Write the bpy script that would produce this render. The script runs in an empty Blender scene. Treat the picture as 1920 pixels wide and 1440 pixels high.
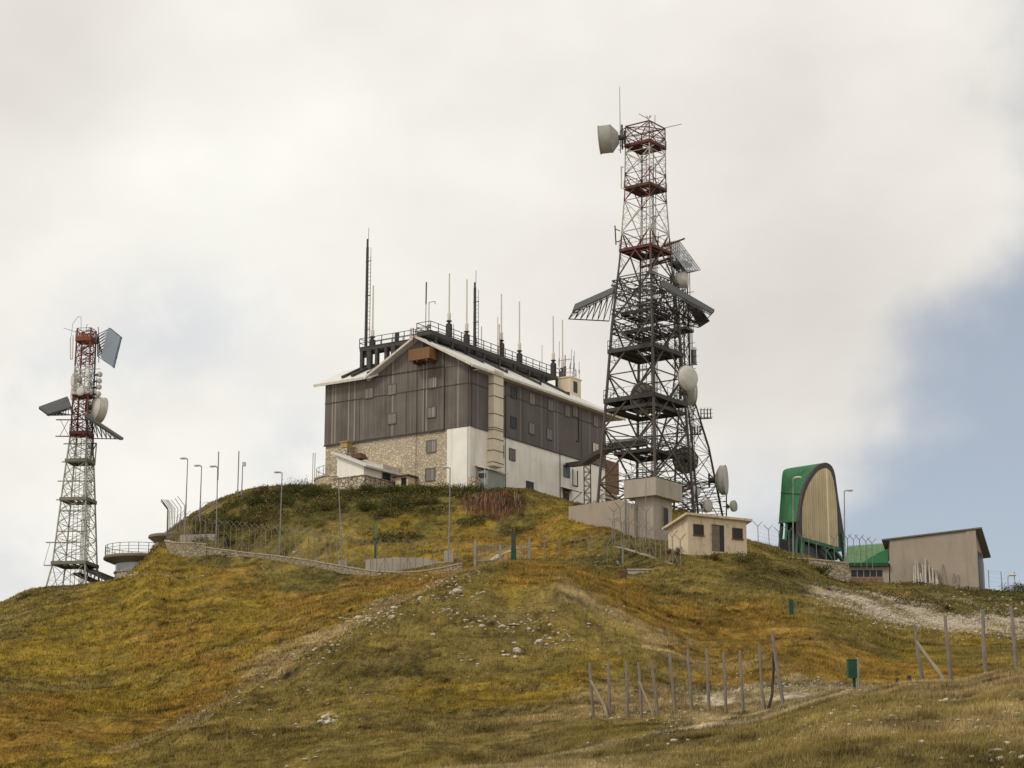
import bpy, math, random
import numpy as np
from mathutils import Vector, Matrix
sc = bpy.context.scene
COL = sc.collection
random.seed(7); RNG = np.random.default_rng(11)
# ------------------------------------------------------------------ camera
FPX = 3741.0                       # focal length in pixels of the 1920 px wide photograph
TH = math.radians(13.15)           # the camera looks up the hill
CT, ST = math.cos(TH), math.sin(TH)
cam = bpy.data.cameras.new('camera'); cam.sensor_width = 36.0; cam.lens = 36.0*FPX/1920
cam.clip_start = 0.1; cam.clip_end = 6000
camo = bpy.data.objects.new('camera', cam); COL.objects.link(camo)
camo.rotation_euler = (math.pi/2+TH, 0, 0)
sc.camera = camo
def ray(u, v):
    a = (u-960)/FPX; b = (720-v)/FPX
    return (a, CT-ST*b, ST+CT*b)
def at(u, v, D):
    "the point at horizontal distance D seen at photo position (u, v)"
    r = ray(u, v); k = D/r[1]
    return Vector((r[0]*k, D, r[2]*k))
def proj(p):
    zc = p[1]*CT+p[2]*ST; yc = -p[1]*ST+p[2]*CT
    return 960+FPX*p[0]/zc, 720-FPX*yc/zc
class Frame:
    "a local frame standing on the ground, turned about the vertical"
    def __init__(s, P, rot):
        s.P = Vector(P); s.r = rot; s.ex = Vector((math.cos(rot), math.sin(rot), 0)); s.ey = Vector((-math.sin(rot), math.cos(rot), 0))
    def _l(s, q): d = q-s.P; return (d.dot(s.ex), d.dot(s.ey), d.z)
    def hit(s, u, v, n, c):
        r = Vector(ray(u, v)); k = (s.P.dot(n)+c)/r.dot(n)
        return s._l(r*k)
    def ony(s, u, v, c=0): return s.hit(u, v, s.ey, c)      # on the plane local y = c
    def onx(s, u, v, c=0): return s.hit(u, v, s.ex, c)
    def onz(s, u, v, z): 
        r = Vector(ray(u, v)); k = (s.P.z+z)/r.z; return s._l(r*k)
    def w(s, x, y, z): return s.P+s.ex*x+s.ey*y+Vector((0, 0, z))
# ------------------------------------------------------------------ light: a thin overcast, sun behind cloud on the left
SUN_EL, SUN_AZ = math.radians(48), math.radians(-55)       # azimuth from straight ahead (+Y), negative = left
w = bpy.data.worlds.new('World'); sc.world = w; w.use_nodes = True
NT = w.node_tree; NT.nodes.clear()
def wn(t, **k):
    n = NT.nodes.new(t)
    for a, b in k.items(): setattr(n, a, b)
    return n
def wl(a, b): NT.links.new(a, b)
def wmath(op, a, b=None, c=None, clamp=False):
    n = wn('ShaderNodeMath', operation=op); n.use_clamp = clamp
    for i, q in enumerate((a, b, c)):
        if q is None: continue
        if isinstance(q, (int, float)): n.inputs[i].default_value = q
        else: wl(q, n.inputs[i])
    return n.outputs[0]
def wmix(f, a, b):
    n = wn('ShaderNodeMix', data_type='RGBA'); wl(f, n.inputs[0])
    for i, q in ((6, a), (7, b)):
        if isinstance(q, tuple): n.inputs[i].default_value = (*q, 1)
        else: wl(q, n.inputs[i])
    return n.outputs[2]
def wsmooth(x, lo, hi):
    n = wn('ShaderNodeMapRange', interpolation_type='SMOOTHERSTEP'); wl(x, n.inputs[0])
    n.inputs[1].default_value = lo; n.inputs[2].default_value = hi
    return n.outputs[0]
tc = wn('ShaderNodeTexCoord'); D3 = tc.outputs['Generated']
sep = wn('ShaderNodeSeparateXYZ'); wl(D3, sep.inputs[0])
yy = wmath('MAXIMUM', sep.outputs[1], 0.15)
SU = wmath('DIVIDE', sep.outputs[0], yy); SV = wmath('DIVIDE', sep.outputs[2], yy)     # bearing and height of a sky direction
def wnoise(scale, det, rough=.55, off=(0, 0, 0), stretch=(1, 1, 1), dist=0):
    m = wn('ShaderNodeMapping'); m.inputs['Location'].default_value = off; m.inputs['Scale'].default_value = stretch; wl(D3, m.inputs[0])
    n = wn('ShaderNodeTexNoise'); wl(m.outputs[0], n.inputs['Vector'])
    n.inputs['Scale'].default_value = scale; n.inputs['Detail'].default_value = det; n.inputs['Roughness'].default_value = rough; n.inputs['Distortion'].default_value = dist
    return n.outputs[0]
sky = wn('ShaderNodeTexSky', sky_type='NISHITA'); sky.sun_disc = False
sky.sun_elevation = SUN_EL; sky.sun_rotation = SUN_AZ; sky.altitude = 1500; sky.dust_density = 1.5
n1 = wnoise(9, 7, .5, (3.1, 0, 1.7)); n2 = wnoise(22, 7, .55, (0, 2, 5)); n3 = wnoise(5.5, 5, .5, (7, 1, 2))
nn = wmath('ADD', wmath('MULTIPLY', wmath('SUBTRACT', n1, .5), .12), wmath('MULTIPLY', wmath('SUBTRACT', n2, .5), .07))
def gap(pts, soft):
    "how far a direction lies right of the ragged cloud edge drawn through pts (sky bearing by height)"
    fc = wn('ShaderNodeFloatCurve'); cv = fc.mapping.curves[0]
    q = sorted((p[2]/p[1], p[0]/p[1]) for p in (ray(*a) for a in pts))
    lo, hi = q[0][0], q[-1][0]
    xs = [((a-lo)/(hi-lo), min(1, max(0, b+.5))) for a, b in q]
    cv.points[0].location = xs[0]; cv.points[1].location = xs[-1]
    for p in xs[1:-1]: cv.points.new(*p)
    for p in cv.points: p.handle_type = 'AUTO_CLAMPED'
    fc.mapping.update()
    mr = wn('ShaderNodeMapRange'); wl(SV, mr.inputs[0]); mr.inputs[1].default_value = lo; mr.inputs[2].default_value = hi
    wl(mr.outputs[0], fc.inputs['Value'])
    d = wmath('ADD', wmath('SUBTRACT', SU, wmath('SUBTRACT', fc.outputs[0], .5)), nn)
    return wsmooth(d, -soft, soft)
def blob(u, v, ru, rv):
    p = ray(u, v); q = ray(u+ru, v); s = ray(u, v-rv)
    a = wmath('DIVIDE', wmath('SUBTRACT', SU, p[0]/p[1]), abs(q[0]/q[1]-p[0]/p[1]))
    b = wmath('DIVIDE', wmath('SUBTRACT', SV, p[2]/p[1]), abs(s[2]/s[1]-p[2]/p[1]))
    return wmath('EXPONENT', wmath('MULTIPLY', wmath('ADD', wmath('MULTIPLY', a, a), wmath('MULTIPLY', b, b)), -1.0))
blue = gap([(2000, 410), (1880, 500), (1710, 590), (1665, 690), (1675, 790), (1590, 860), (1560, 930), (1440, 990), (1400, 1060), (1390, 1300)], .055)
ahead = wsmooth(sep.outputs[1], .2, .5)
blue = wmath('MULTIPLY', blue, ahead)
def madd(*a):
    r = a[0]
    for q in a[1:]: r = wmath('ADD', r, q)
    return r
thin = madd(wmath('MULTIPLY', blob(330, 620, 190, 120), .75), wmath('MULTIPLY', blob(70, 740, 120, 90), .55), wmath('MULTIPLY', blob(60, 1070, 240, 90), .6),
            wmath('MULTIPLY', blob(560, 860, 90, 110), .6), wmath('MULTIPLY', blob(1420, 960, 120, 110), .7))
thin = wmath('MULTIPLY', thin, wsmooth(n2, .3, .62))
thin = wmath('MULTIPLY', thin, .78, clamp=True)
bluem = wmath('MULTIPLY', blue, 1.0, clamp=True)
grey = madd(wmath('MULTIPLY', blob(60, 150, 330, 230), .85), wmath('MULTIPLY', blob(1500, 640, 330, 260), .9), wmath('MULTIPLY', blob(1800, 250, 600, 300), .35),
            wmath('MULTIPLY', wsmooth(n3, .45, .75), .25), wmath('MULTIPLY', blob(980, 560, 300, 200), .3))
grey = wmath('MULTIPLY', grey, 1.0, clamp=True)
glow = madd(blob(430, 330, 330, 220), wmath('MULTIPLY', blob(250, 940, 330, 160), .7))
glow = wmath('MULTIPLY', glow, 1.0, clamp=True)
wisp = wmath('MULTIPLY', wmath('SUBTRACT', wnoise(13, 6, .5, (1, 5, 0), (1, 1, 1.6)), .5), 1.0)
K = 10.0                                            # the Background strength is 0.1
cl = wmix(grey, (.92*K, .89*K, .83*K), (.715*K, .68*K, .635*K))
cl = wmix(glow, cl, (.97*K, .955*K, .88*K))
vm = wn('ShaderNodeVectorMath', operation='SCALE'); wl(cl, vm.inputs[0]); wl(wmath('ADD', wmath('MULTIPLY', wisp, .22), 1.0), vm.inputs['Scale'])
skt = wn('ShaderNodeVectorMath', operation='MULTIPLY_ADD'); wl(sky.outputs[0], skt.inputs[0])
SKYC = skt
skt.inputs[1].default_value = (.45, .45, .45); skt.inputs[2].default_value = (3.1, 3.2, 3.3)      # pale veil over the clear sky
# the cloud thins out towards the horizon behind the hill only by what the noise says; its underside is the light
out = wmix(bluem, wmix(thin, vm.outputs[0], (.615*K, .665*K, .735*K)), skt.outputs[0])
bg = wn('ShaderNodeBackground'); wl(out, bg.inputs[0]); bg.inputs[1].default_value = 0.1
wo = wn('ShaderNodeOutputWorld'); wl(bg.outputs[0], wo.inputs[0])
sd = bpy.data.lights.new('sun', 'SUN'); sd.energy = 1.5; sd.angle = math.radians(12); sd.color = (1, .95, .86)
so = bpy.data.objects.new('sun', sd); COL.objects.link(so)
dirv = Vector((math.sin(SUN_AZ+math.pi*0)*math.cos(SUN_EL), -abs(math.cos(SUN_AZ))*math.cos(SUN_EL), math.sin(SUN_EL)))
SUNV = dirv
so.rotation_euler = dirv.to_track_quat('Z', 'Y').to_euler()
sky.sun_rotation = math.atan2(dirv.x, dirv.y)
sc.view_settings.view_transform = 'Standard'; sc.view_settings.look = 'None'
sc.view_settings.exposure = 0; sc.view_settings.gamma = 1
sc.cycles.max_bounces = 6; sc.cycles.diffuse_bounces = 3; sc.cycles.transparent_max_bounces = 8
# ------------------------------------------------------------------ helpers: tagging, meshes, materials
def tag(o, label=None, cat=None, group=None, kind=None):
    if label: o['label'] = label
    if cat: o['category'] = cat
    if group: o['group'] = group
    if kind: o['kind'] = kind
    return o
def empty(name, loc, rot=0, label=None, cat=None, group=None):
    o = bpy.data.objects.new(name, None); COL.objects.link(o); o.location = loc; o.rotation_euler = (0, 0, rot); o.empty_display_size = .3
    return tag(o, label, cat, group)
def link(name, me, mat=None, parent=None, loc=None):
    o = bpy.data.objects.new(name, me); COL.objects.link(o)
    if mat is not None: me.materials.append(mat)
    if parent is not None: o.parent = parent
    if loc is not None: o.location = loc
    return o
class MB:
    def __init__(s): s.v = []; s.f = []
    def add(s, vs, fs):
        n = len(s.v); s.v += [tuple(p) for p in vs]; s.f += [tuple(i+n for i in q) for q in fs]; return s
    def box(s, x0, x1, y0, y1, z0, z1):
        return s.add([(x, y, z) for z in (z0, z1) for y in (y0, y1) for x in (x0, x1)],
                     [(0, 2, 3, 1), (4, 5, 7, 6), (0, 1, 5, 4), (1, 3, 7, 5), (3, 2, 6, 7), (2, 0, 4, 6)])
    def tube(s, p, q, r, n=6, r2=None, cap=True):
        p = Vector(p); q = Vector(q); d = (q-p)
        if d.length < 1e-6: return s
        d.normalize(); a = d.cross(Vector((0, 0, 1)) if abs(d.z) < .95 else Vector((1, 0, 0))).normalized(); b = d.cross(a)
        r2 = r if r2 is None else r2; vs = []
        for c, rr in ((p, r), (q, r2)):
            for i in range(n):
                t = 2*math.pi*(i+.5)/n; vs.append(c+a*(math.cos(t)*rr)+b*(math.sin(t)*rr))
        fs = [(i, (i+1) % n, n+(i+1) % n, n+i) for i in range(n)]
        if cap: fs += [tuple(range(n-1, -1, -1)), tuple(range(n, 2*n))]
        return s.add(vs, fs)
    def bar(s, p, q, w): return s.tube(p, q, w*.7071, 4)
    def path(s, pts, r, n=6):
        for a, b in zip(pts, pts[1:]): s.tube(a, b, r, n)
        return s
    def slab(s, poly, off):
        "a polygon given thickness by the offset vector off"
        off = Vector(off); n = len(poly); vs = [Vector(p) for p in poly]+[Vector(p)+off for p in poly]
        return s.add(vs, [tuple(range(n-1, -1, -1)), tuple(range(n, 2*n))]+[(i, (i+1) % n, n+(i+1) % n, n+i) for i in range(n)])
    def lathe(s, prof, P, axis, n=24):
        "prof: (distance along axis, radius)"
        P = Vector(P); d = Vector(axis).normalized(); a = d.cross(Vector((0, 0, 1)) if abs(d.z) < .95 else Vector((1, 0, 0))).normalized(); b = d.cross(a)
        vs = []; fs = []
        for h, r in prof:
            for i in range(n):
                t = 2*math.pi*i/n; vs.append(P+d*h+a*(math.cos(t)*r)+b*(math.sin(t)*r))
        for k in range(len(prof)-1):
            for i in range(n): fs.append((k*n+i, k*n+(i+1) % n, (k+1)*n+(i+1) % n, (k+1)*n+i))
        return s.add(vs, fs)
    def mesh(s, name):
        me = bpy.data.meshes.new(name); me.from_pydata(s.v, [], s.f); me.update(); return me
    def build(s, name, mat, parent=None, smooth=False, label=None, fix=True):
        me = s.mesh(name)
        if fix:
            import bmesh
            bm = bmesh.new(); bm.from_mesh(me); bmesh.ops.recalc_face_normals(bm, faces=bm.faces); bm.to_mesh(me); bm.free()
        if smooth:
            me.polygons.foreach_set('use_smooth', [True]*len(me.polygons))
            try: me.set_sharp_from_angle(angle=math.radians(40))
            except Exception: pass
        o = link(name, me, mat, parent)
        if label: o['label'] = label
        return o
def copy_tree(o, parent=None):
    c = o.copy(); COL.objects.link(c)
    if parent is not None: c.parent = parent
    for ch in [k for k in bpy.data.objects if k.parent == o]: copy_tree(ch, c)
    return c
# ---- node materials
class MT:
    def __init__(s, name, rough=.8, metal=0.0):
        s.m = bpy.data.materials.new(name); s.m.use_nodes = True; s.t = s.m.node_tree; s.b = s.t.nodes['Principled BSDF']
        s.b.inputs['Roughness'].default_value = rough; s.b.inputs['Metallic'].default_value = metal
        s.b.inputs['Specular IOR Level'].default_value = .3
        s.tc = s.t.nodes.new('ShaderNodeTexCoord')
    def n(s, t, **k):
        q = s.t.nodes.new(t)
        for a, b in k.items(): setattr(q, a, b)
        return q
    def l(s, a, b): s.t.links.new(a, b)
    def put(s, sock, q):
        if isinstance(q, tuple): sock.default_value = (*q, 1) if len(sock.default_value) == 4 else q
        elif isinstance(q, (int, float)): sock.default_value = q
        else: s.l(q, sock)
    def co(s, scale=(1, 1, 1), loc=(0, 0, 0)):
        m = s.n('ShaderNodeMapping'); m.inputs['Scale'].default_value = scale; m.inputs['Location'].default_value = loc
        s.l(s.tc.outputs['Object'], m.inputs[0]); return m.outputs[0]
    def noise(s, scale, det=4, rough=.55, vec=None, out=0):
        q = s.n('ShaderNodeTexNoise'); s.l(vec if vec is not None else s.tc.outputs['Object'], q.inputs['Vector'])
        q.inputs['Scale'].default_value = scale; q.inputs['Detail'].default_value = det; q.inputs['Roughness'].default_value = rough; return q.outputs[out]
    def math(s, op, a, b=0.0, clamp=False):
        q = s.n('ShaderNodeMath', operation=op); q.use_clamp = clamp; s.put(q.inputs[0], a); s.put(q.inputs[1], b); return q.outputs[0]
    def rng(s, x, a, b, c=0.0, d=1.0):
        q = s.n('ShaderNodeMapRange'); s.put(q.inputs[0], x)
        for i, k in enumerate((a, b, c, d)): q.inputs[i+1].default_value = k
        return q.outputs[0]
    def mix(s, f, a, b, mode='MIX'):
        q = s.n('ShaderNodeMix', data_type='RGBA', blend_type=mode); s.put(q.inputs[0], f); s.put(q.inputs[6], a); s.put(q.inputs[7], b); return q.outputs[2]
    def xyz(s):
        q = s.n('ShaderNodeSeparateXYZ'); s.l(s.tc.outputs['Object'], q.inputs[0]); return q.outputs
    def color(s, c): s.put(s.b.inputs['Base Color'], c); return s
    def bump(s, h, strength=.4, dist=.05):
        q = s.n('ShaderNodeBump'); s.put(q.inputs['Height'], h); q.inputs['Strength'].default_value = strength; q.inputs['Distance'].default_value = dist
        s.l(q.outputs[0], s.b.inputs['Normal']); return s
def sh(c, k): return tuple(min(1, max(0, x*k)) for x in c)
def plain(name, c, rough=.75, metal=0, var=.25, scale=2.5, dirt=None, dirt_amt=.5, streak=False, bump=0):
    m = MT(name, rough, metal)
    f = m.rng(m.noise(scale, 5), .3, .7)
    col = m.mix(f, sh(c, 1-var), sh(c, 1+var))
    if dirt:
        vec = m.co((1.6, 1.6, .16)) if streak else None
        g = m.rng(m.noise(scale*1.3, 6, .6, vec), .52, .74, 0, dirt_amt)
        col = m.mix(g, col, dirt)
    m.color(col)
    if bump: m.bump(m.noise(scale*8, 4), bump, .02)
    return m.m
# ------------------------------------------------------------------ the hill: one sheet through feature lines (photo position, distance)
def vnoise(x, y, seed=0):
    x = np.asarray(x, float); y = np.asarray(y, float)
    xi = np.floor(x).astype(np.int64); yi = np.floor(y).astype(np.int64); fx = x-xi; fy = y-yi
    def h(a, b):
        n = (a*374761393+b*668265263+seed*982451653) & 0xffffffff
        n = ((n ^ (n >> 13))*1274126177) & 0xffffffff
        return ((n ^ (n >> 16)) & 0xffff)/65535.0
    sx = fx*fx*fx*(fx*(6*fx-15)+10); sy = fy*fy*fy*(fy*(6*fy-15)+10)
    a = h(xi, yi); b = h(xi+1, yi); c = h(xi, yi+1); d = h(xi+1, yi+1)
    return (a*(1-sx)+b*sx)*(1-sy)+(c*(1-sx)+d*sx)*sy-.5
def fbm(x, y, o=4, seed=0, g=.5):
    r = 0; k = 1.0
    for i in range(o): r = r+k*vnoise(np.asarray(x)*2**i, np.asarray(y)*2**i, seed+i*17); k *= g
    return r
def pchip(x, y, q):
    x = np.asarray(x, float); y = np.asarray(y, float); h = np.diff(x); s = np.diff(y)/h; m = np.zeros_like(y)
    m[0] = s[0]; m[-1] = s[-1]
    for i in range(1, len(x)-1):
        if s[i-1]*s[i] > 0:
            w1 = 2*h[i]+h[i-1]; w2 = h[i]+2*h[i-1]; m[i] = (w1+w2)/(w1/s[i-1]+w2/s[i])
    q = np.clip(np.asarray(q, float), x[0], x[-1]); i = np.clip(np.searchsorted(x, q)-1, 0, len(x)-2); t = (q-x[i])/h[i]
    return ((1+2*t)*(1-t)**2)*y[i]+t*(1-t)**2*h[i]*m[i]+t*t*(3-2*t)*y[i+1]+t*t*(t-1)*h[i]*m[i+1]
ROWS = [
 [(-500, 1500, 20), (900, 1510, 20), (1300, 1490, 20), (1700, 1470, 20), (2450, 1460, 20)],
 # the near crest with the row of stakes
 [(-500, 1560, 44), (0, 1530, 45), (400, 1490, 45), (700, 1462, 45), (950, 1430, 46), (1100, 1400, 47), (1270, 1374, 48), (1400, 1357, 49), (1500, 1322, 51), (1600, 1294, 52), (1700, 1281, 50), (1800, 1279, 48), (1920, 1257, 46), (2450, 1220, 45)],
 [(-500, 1500, 57), (0, 1490, 58), (400, 1440, 58), (700, 1405, 58), (950, 1385, 58), (1100, 1352, 59), (1270, 1345, 60), (1400, 1340, 60), (1500, 1313, 64), (1600, 1296, 66), (1700, 1298, 64), (1800, 1296, 63), (1920, 1285, 62), (2450, 1260, 60)],
 [(-500, 1440, 72), (0, 1445, 74), (200, 1440, 70), (400, 1375, 73), (600, 1340, 76), (800, 1315, 78), (950, 1305, 78), (1100, 1300, 76), (1270, 1297, 76), (1400, 1290, 77), (1500, 1277, 78), (1600, 1274, 82), (1700, 1275, 84), (1800, 1272, 85), (1920, 1262, 85), (2450, 1230, 85)],
 # the brow of the knoll
 [(-500, 1390, 88), (0, 1400, 90), (200, 1412, 82), (330, 1364, 84), (470, 1292, 90), (600, 1222, 98), (700, 1166, 106), (800, 1113, 114), (870, 1078, 119), (950, 1059, 122), (1040, 1064, 121), (1120, 1100, 117), (1200, 1150, 110), (1300, 1214, 101), (1400, 1228, 98), (1500, 1216, 97), (1600, 1222, 101), (1700, 1234, 105), (1920, 1226, 106), (2450, 1200, 106)],
 [(-500, 1350, 103), (0, 1355, 105), (200, 1390, 99), (330, 1374, 99), (470, 1316, 103), (600, 1250, 110), (700, 1192, 118), (800, 1134, 125), (870, 1090, 131), (950, 1062, 134), (1040, 1066, 132), (1120, 1086, 130), (1200, 1122, 124), (1300, 1160, 116), (1400, 1170, 115), (1500, 1165, 115), (1600, 1170, 120), (1700, 1185, 124), (1920, 1193, 126), (2450, 1180, 126)],
 [(-500, 1240, 138), (0, 1240, 140), (200, 1255, 136), (400, 1225, 132), (600, 1160, 138), (700, 1130, 142), (800, 1101, 147), (870, 1078, 148), (950, 1058, 148), (1040, 1060, 147), (1120, 1070, 145), (1200, 1084, 139), (1300, 1100, 132), (1400, 1102, 132), (1500, 1110, 135), (1600, 1116, 140), (1700, 1142, 141), (1920, 1160, 142), (2450, 1160, 142)],
 # foot of the enclosure wall
 [(-500, 1180, 172), (0, 1152, 175), (100, 1122, 175), (220, 1100, 172), (310, 1036, 180), (400, 1042, 177), (520, 1056, 172), (640, 1076, 166.5), (760, 1081, 162), (850, 1072, 160), (950, 1052, 160), (1060, 1053, 157), (1150, 1060, 151), (1210, 1066, 143), (1290, 1070, 138.5), (1400, 1066, 142), (1500, 1066, 150), (1560, 1089, 152), (1600, 1102, 153), (1700, 1108, 152), (1920, 1124, 152), (2450, 1124, 152)],
 [(-500, 1170, 181), (0, 1138, 183), (100, 1108, 184), (220, 1088, 180), (320, 1012, 184), (400, 994, 184), (500, 972, 180), (620, 990, 176), (760, 1008, 173), (860, 1012, 171), (950, 1012, 171), (1020, 1000, 170), (1062, 986, 169), (1110, 988, 166), (1150, 998, 161.5), (1190, 1014, 157.5), (1230, 1022, 155), (1300, 1042, 149.5), (1400, 1042, 150), (1500, 1055, 158), (1560, 1088, 160), (1600, 1099, 160), (1660, 1100, 160), (1700, 1098, 160), (1920, 1115, 162), (2450, 1110, 162)],
 # the top edge under the buildings
 [(-500, 1165, 190), (0, 1129, 190), (55, 1108, 190), (110, 1101, 190), (190, 1103, 188), (240, 1082, 186), (310, 1010, 189), (370, 968, 190), (430, 937, 190), (480, 924, 189), (560, 921, 189), (640, 925, 187), (760, 925, 186), (880, 926, 187), (940, 924, 188), (1000, 935, 188), (1060, 951, 180), (1110, 965, 176), (1160, 985, 168), (1250, 1005, 164), (1320, 1015, 162), (1380, 1018, 164), (1420, 1024, 166), (1500, 1044, 172), (1548, 1062, 172), (1572, 1090, 172), (1610, 1096, 172), (1680, 1097, 172), (1760, 1101, 171), (1850, 1111, 173), (1920, 1113, 175), (2450, 1105, 175)],
 [(-500, 1190, 205), (0, 1150, 205), (110, 1115, 204), (240, 1090, 205), (310, 1010, 206), (430, 945, 208), (560, 925, 212), (760, 925, 214), (940, 924, 214), (1000, 930, 208), (1060, 945, 200), (1110, 950, 190), (1160, 950, 178), (1250, 955, 178), (1320, 970, 180), (1380, 1010, 184), (1420, 1032, 190), (1500, 1055, 196), (1560, 1090, 198), (1600, 1096, 200), (1700, 1110, 200), (1850, 1127, 200), (1920, 1132, 205), (2450, 1130, 205)],
 [(-500, 1330, 250), (0, 1290, 250), (300, 1150, 250), (600, 1060, 255), (950, 1050, 255), (1250, 1075, 245), (1420, 1140, 245), (1600, 1190, 245), (1920, 1230, 250), (2450, 1240, 250)],
 [(-500, 1700, 420), (0, 1700, 420), (960, 1650, 430), (1920, 1700, 420), (2450, 1700, 420)],
]
NA, NS = 680, 52
AZ = np.linspace(-.40, .41, NA)
kd, kz = [], []
for R in ROWS:
    a, d, z = [], [], []
    for u, v, D in R:
        p = at(u, v, D); a.append(p.x/p.y); d.append(D); z.append(p.z)
    aa = np.clip(AZ, a[0], a[-1]); kd.append(pchip(a, d, aa)); kz.append(pchip(a, z, aa))
kd = [np.full(NA, 1.2)]+kd; kz = [np.full(NA, -1.72)]+kz
kd = np.array(kd); kz = np.array(kz)
for i in range(1, len(kd)): kd[i] = np.maximum(kd[i], kd[i-1]+2.0)
NR = len(kd); TT = np.concatenate([np.linspace(0, 1, 12)[:-1]]+[np.linspace(i, i+1, NS+1)[:-1] for i in range(1, NR-1)]+[[NR-1.0]])
GD = np.zeros((len(TT), NA)); GZ = np.zeros_like(GD); ti = np.arange(NR)
for j in range(NA):
    GD[:, j] = pchip(ti, kd[:, j], TT)
    GZ[:, j] = pchip(kd[:, j], kz[:, j], GD[:, j])
# smooth a little across the bearings, then the small forms of the turf
def smooth(A, n):
    for _ in range(n): A[1:-1] = A[1:-1]*.5+(A[:-2]+A[2:])*.25
smooth(GZ, 3)
GX = GD*AZ[None, :]
near = np.clip((GD-2)/20, 0, 1)
knoll = np.exp(-((GD-92)/30)**2)*np.clip((.19-AZ[None, :])/.05, 0, 1)
GZ += near*(.26*fbm(GX/9, GD/9, 4, 3)+.13*fbm(GX/1.9, GD/1.9, 3, 9)+.10*fbm(GX/.8, GD/1.2, 2, 13)*np.clip(GD/60, .3, 1.3))
GZ += near*(.12+0.62*knoll)*(np.abs(fbm(GX/7.0+.15*GZ, GZ*1.5+.25*fbm(GX/5, GD/5, 2, 5)*4, 3, 21))-.12)
def ground_z(x, y):
    a = x/y; f = min(max((a-AZ[0])/(AZ[1]-AZ[0]), 0), NA-1.001); j = int(f); t = f-j
    return float(np.interp(y, GD[:, j], GZ[:, j])*(1-t)+np.interp(y, GD[:, j+1], GZ[:, j+1])*t)
def hit(u, v, dmin=8):
    "first point of the hill on the line of sight through (u, v)"
    r = ray(u, v); a = r[0]/r[1]; s = r[2]/r[1]; f = min(max((a-AZ[0])/(AZ[1]-AZ[0]), 0), NA-1.001); j = int(f); t = f-j
    D = GD[:, j]*(1-t)+GD[:, j+1]*t; Z = GZ[:, j]*(1-t)+GZ[:, j+1]*t
    ok = np.where((Z/D >= s) & (D > dmin))[0]
    if len(ok) == 0:
        k = int(np.argmax(np.where((D > dmin) & (D < 240), Z/D, -9))); d = D[k]
    else:
        k = ok[0]; s0, s1 = Z[k-1]/D[k-1], Z[k]/D[k]; q = (s-s0)/(s1-s0+1e-9); d = D[k-1]+(D[k]-D[k-1])*min(max(q, 0), 1)
    return Vector((a*d, d, ground_z(a*d, d)))
def gp(u, D):
    "ground point under bearing of photo column u (taken at its own height) at distance D"
    v = 1050.0
    for _ in range(4):
        p = at(u, v, D); z = ground_z(p.x, p.y); v = proj((p.x, p.y, z))[1]
    p = at(u, v, D); return Vector((p.x, D, ground_z(p.x, D)))
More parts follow.
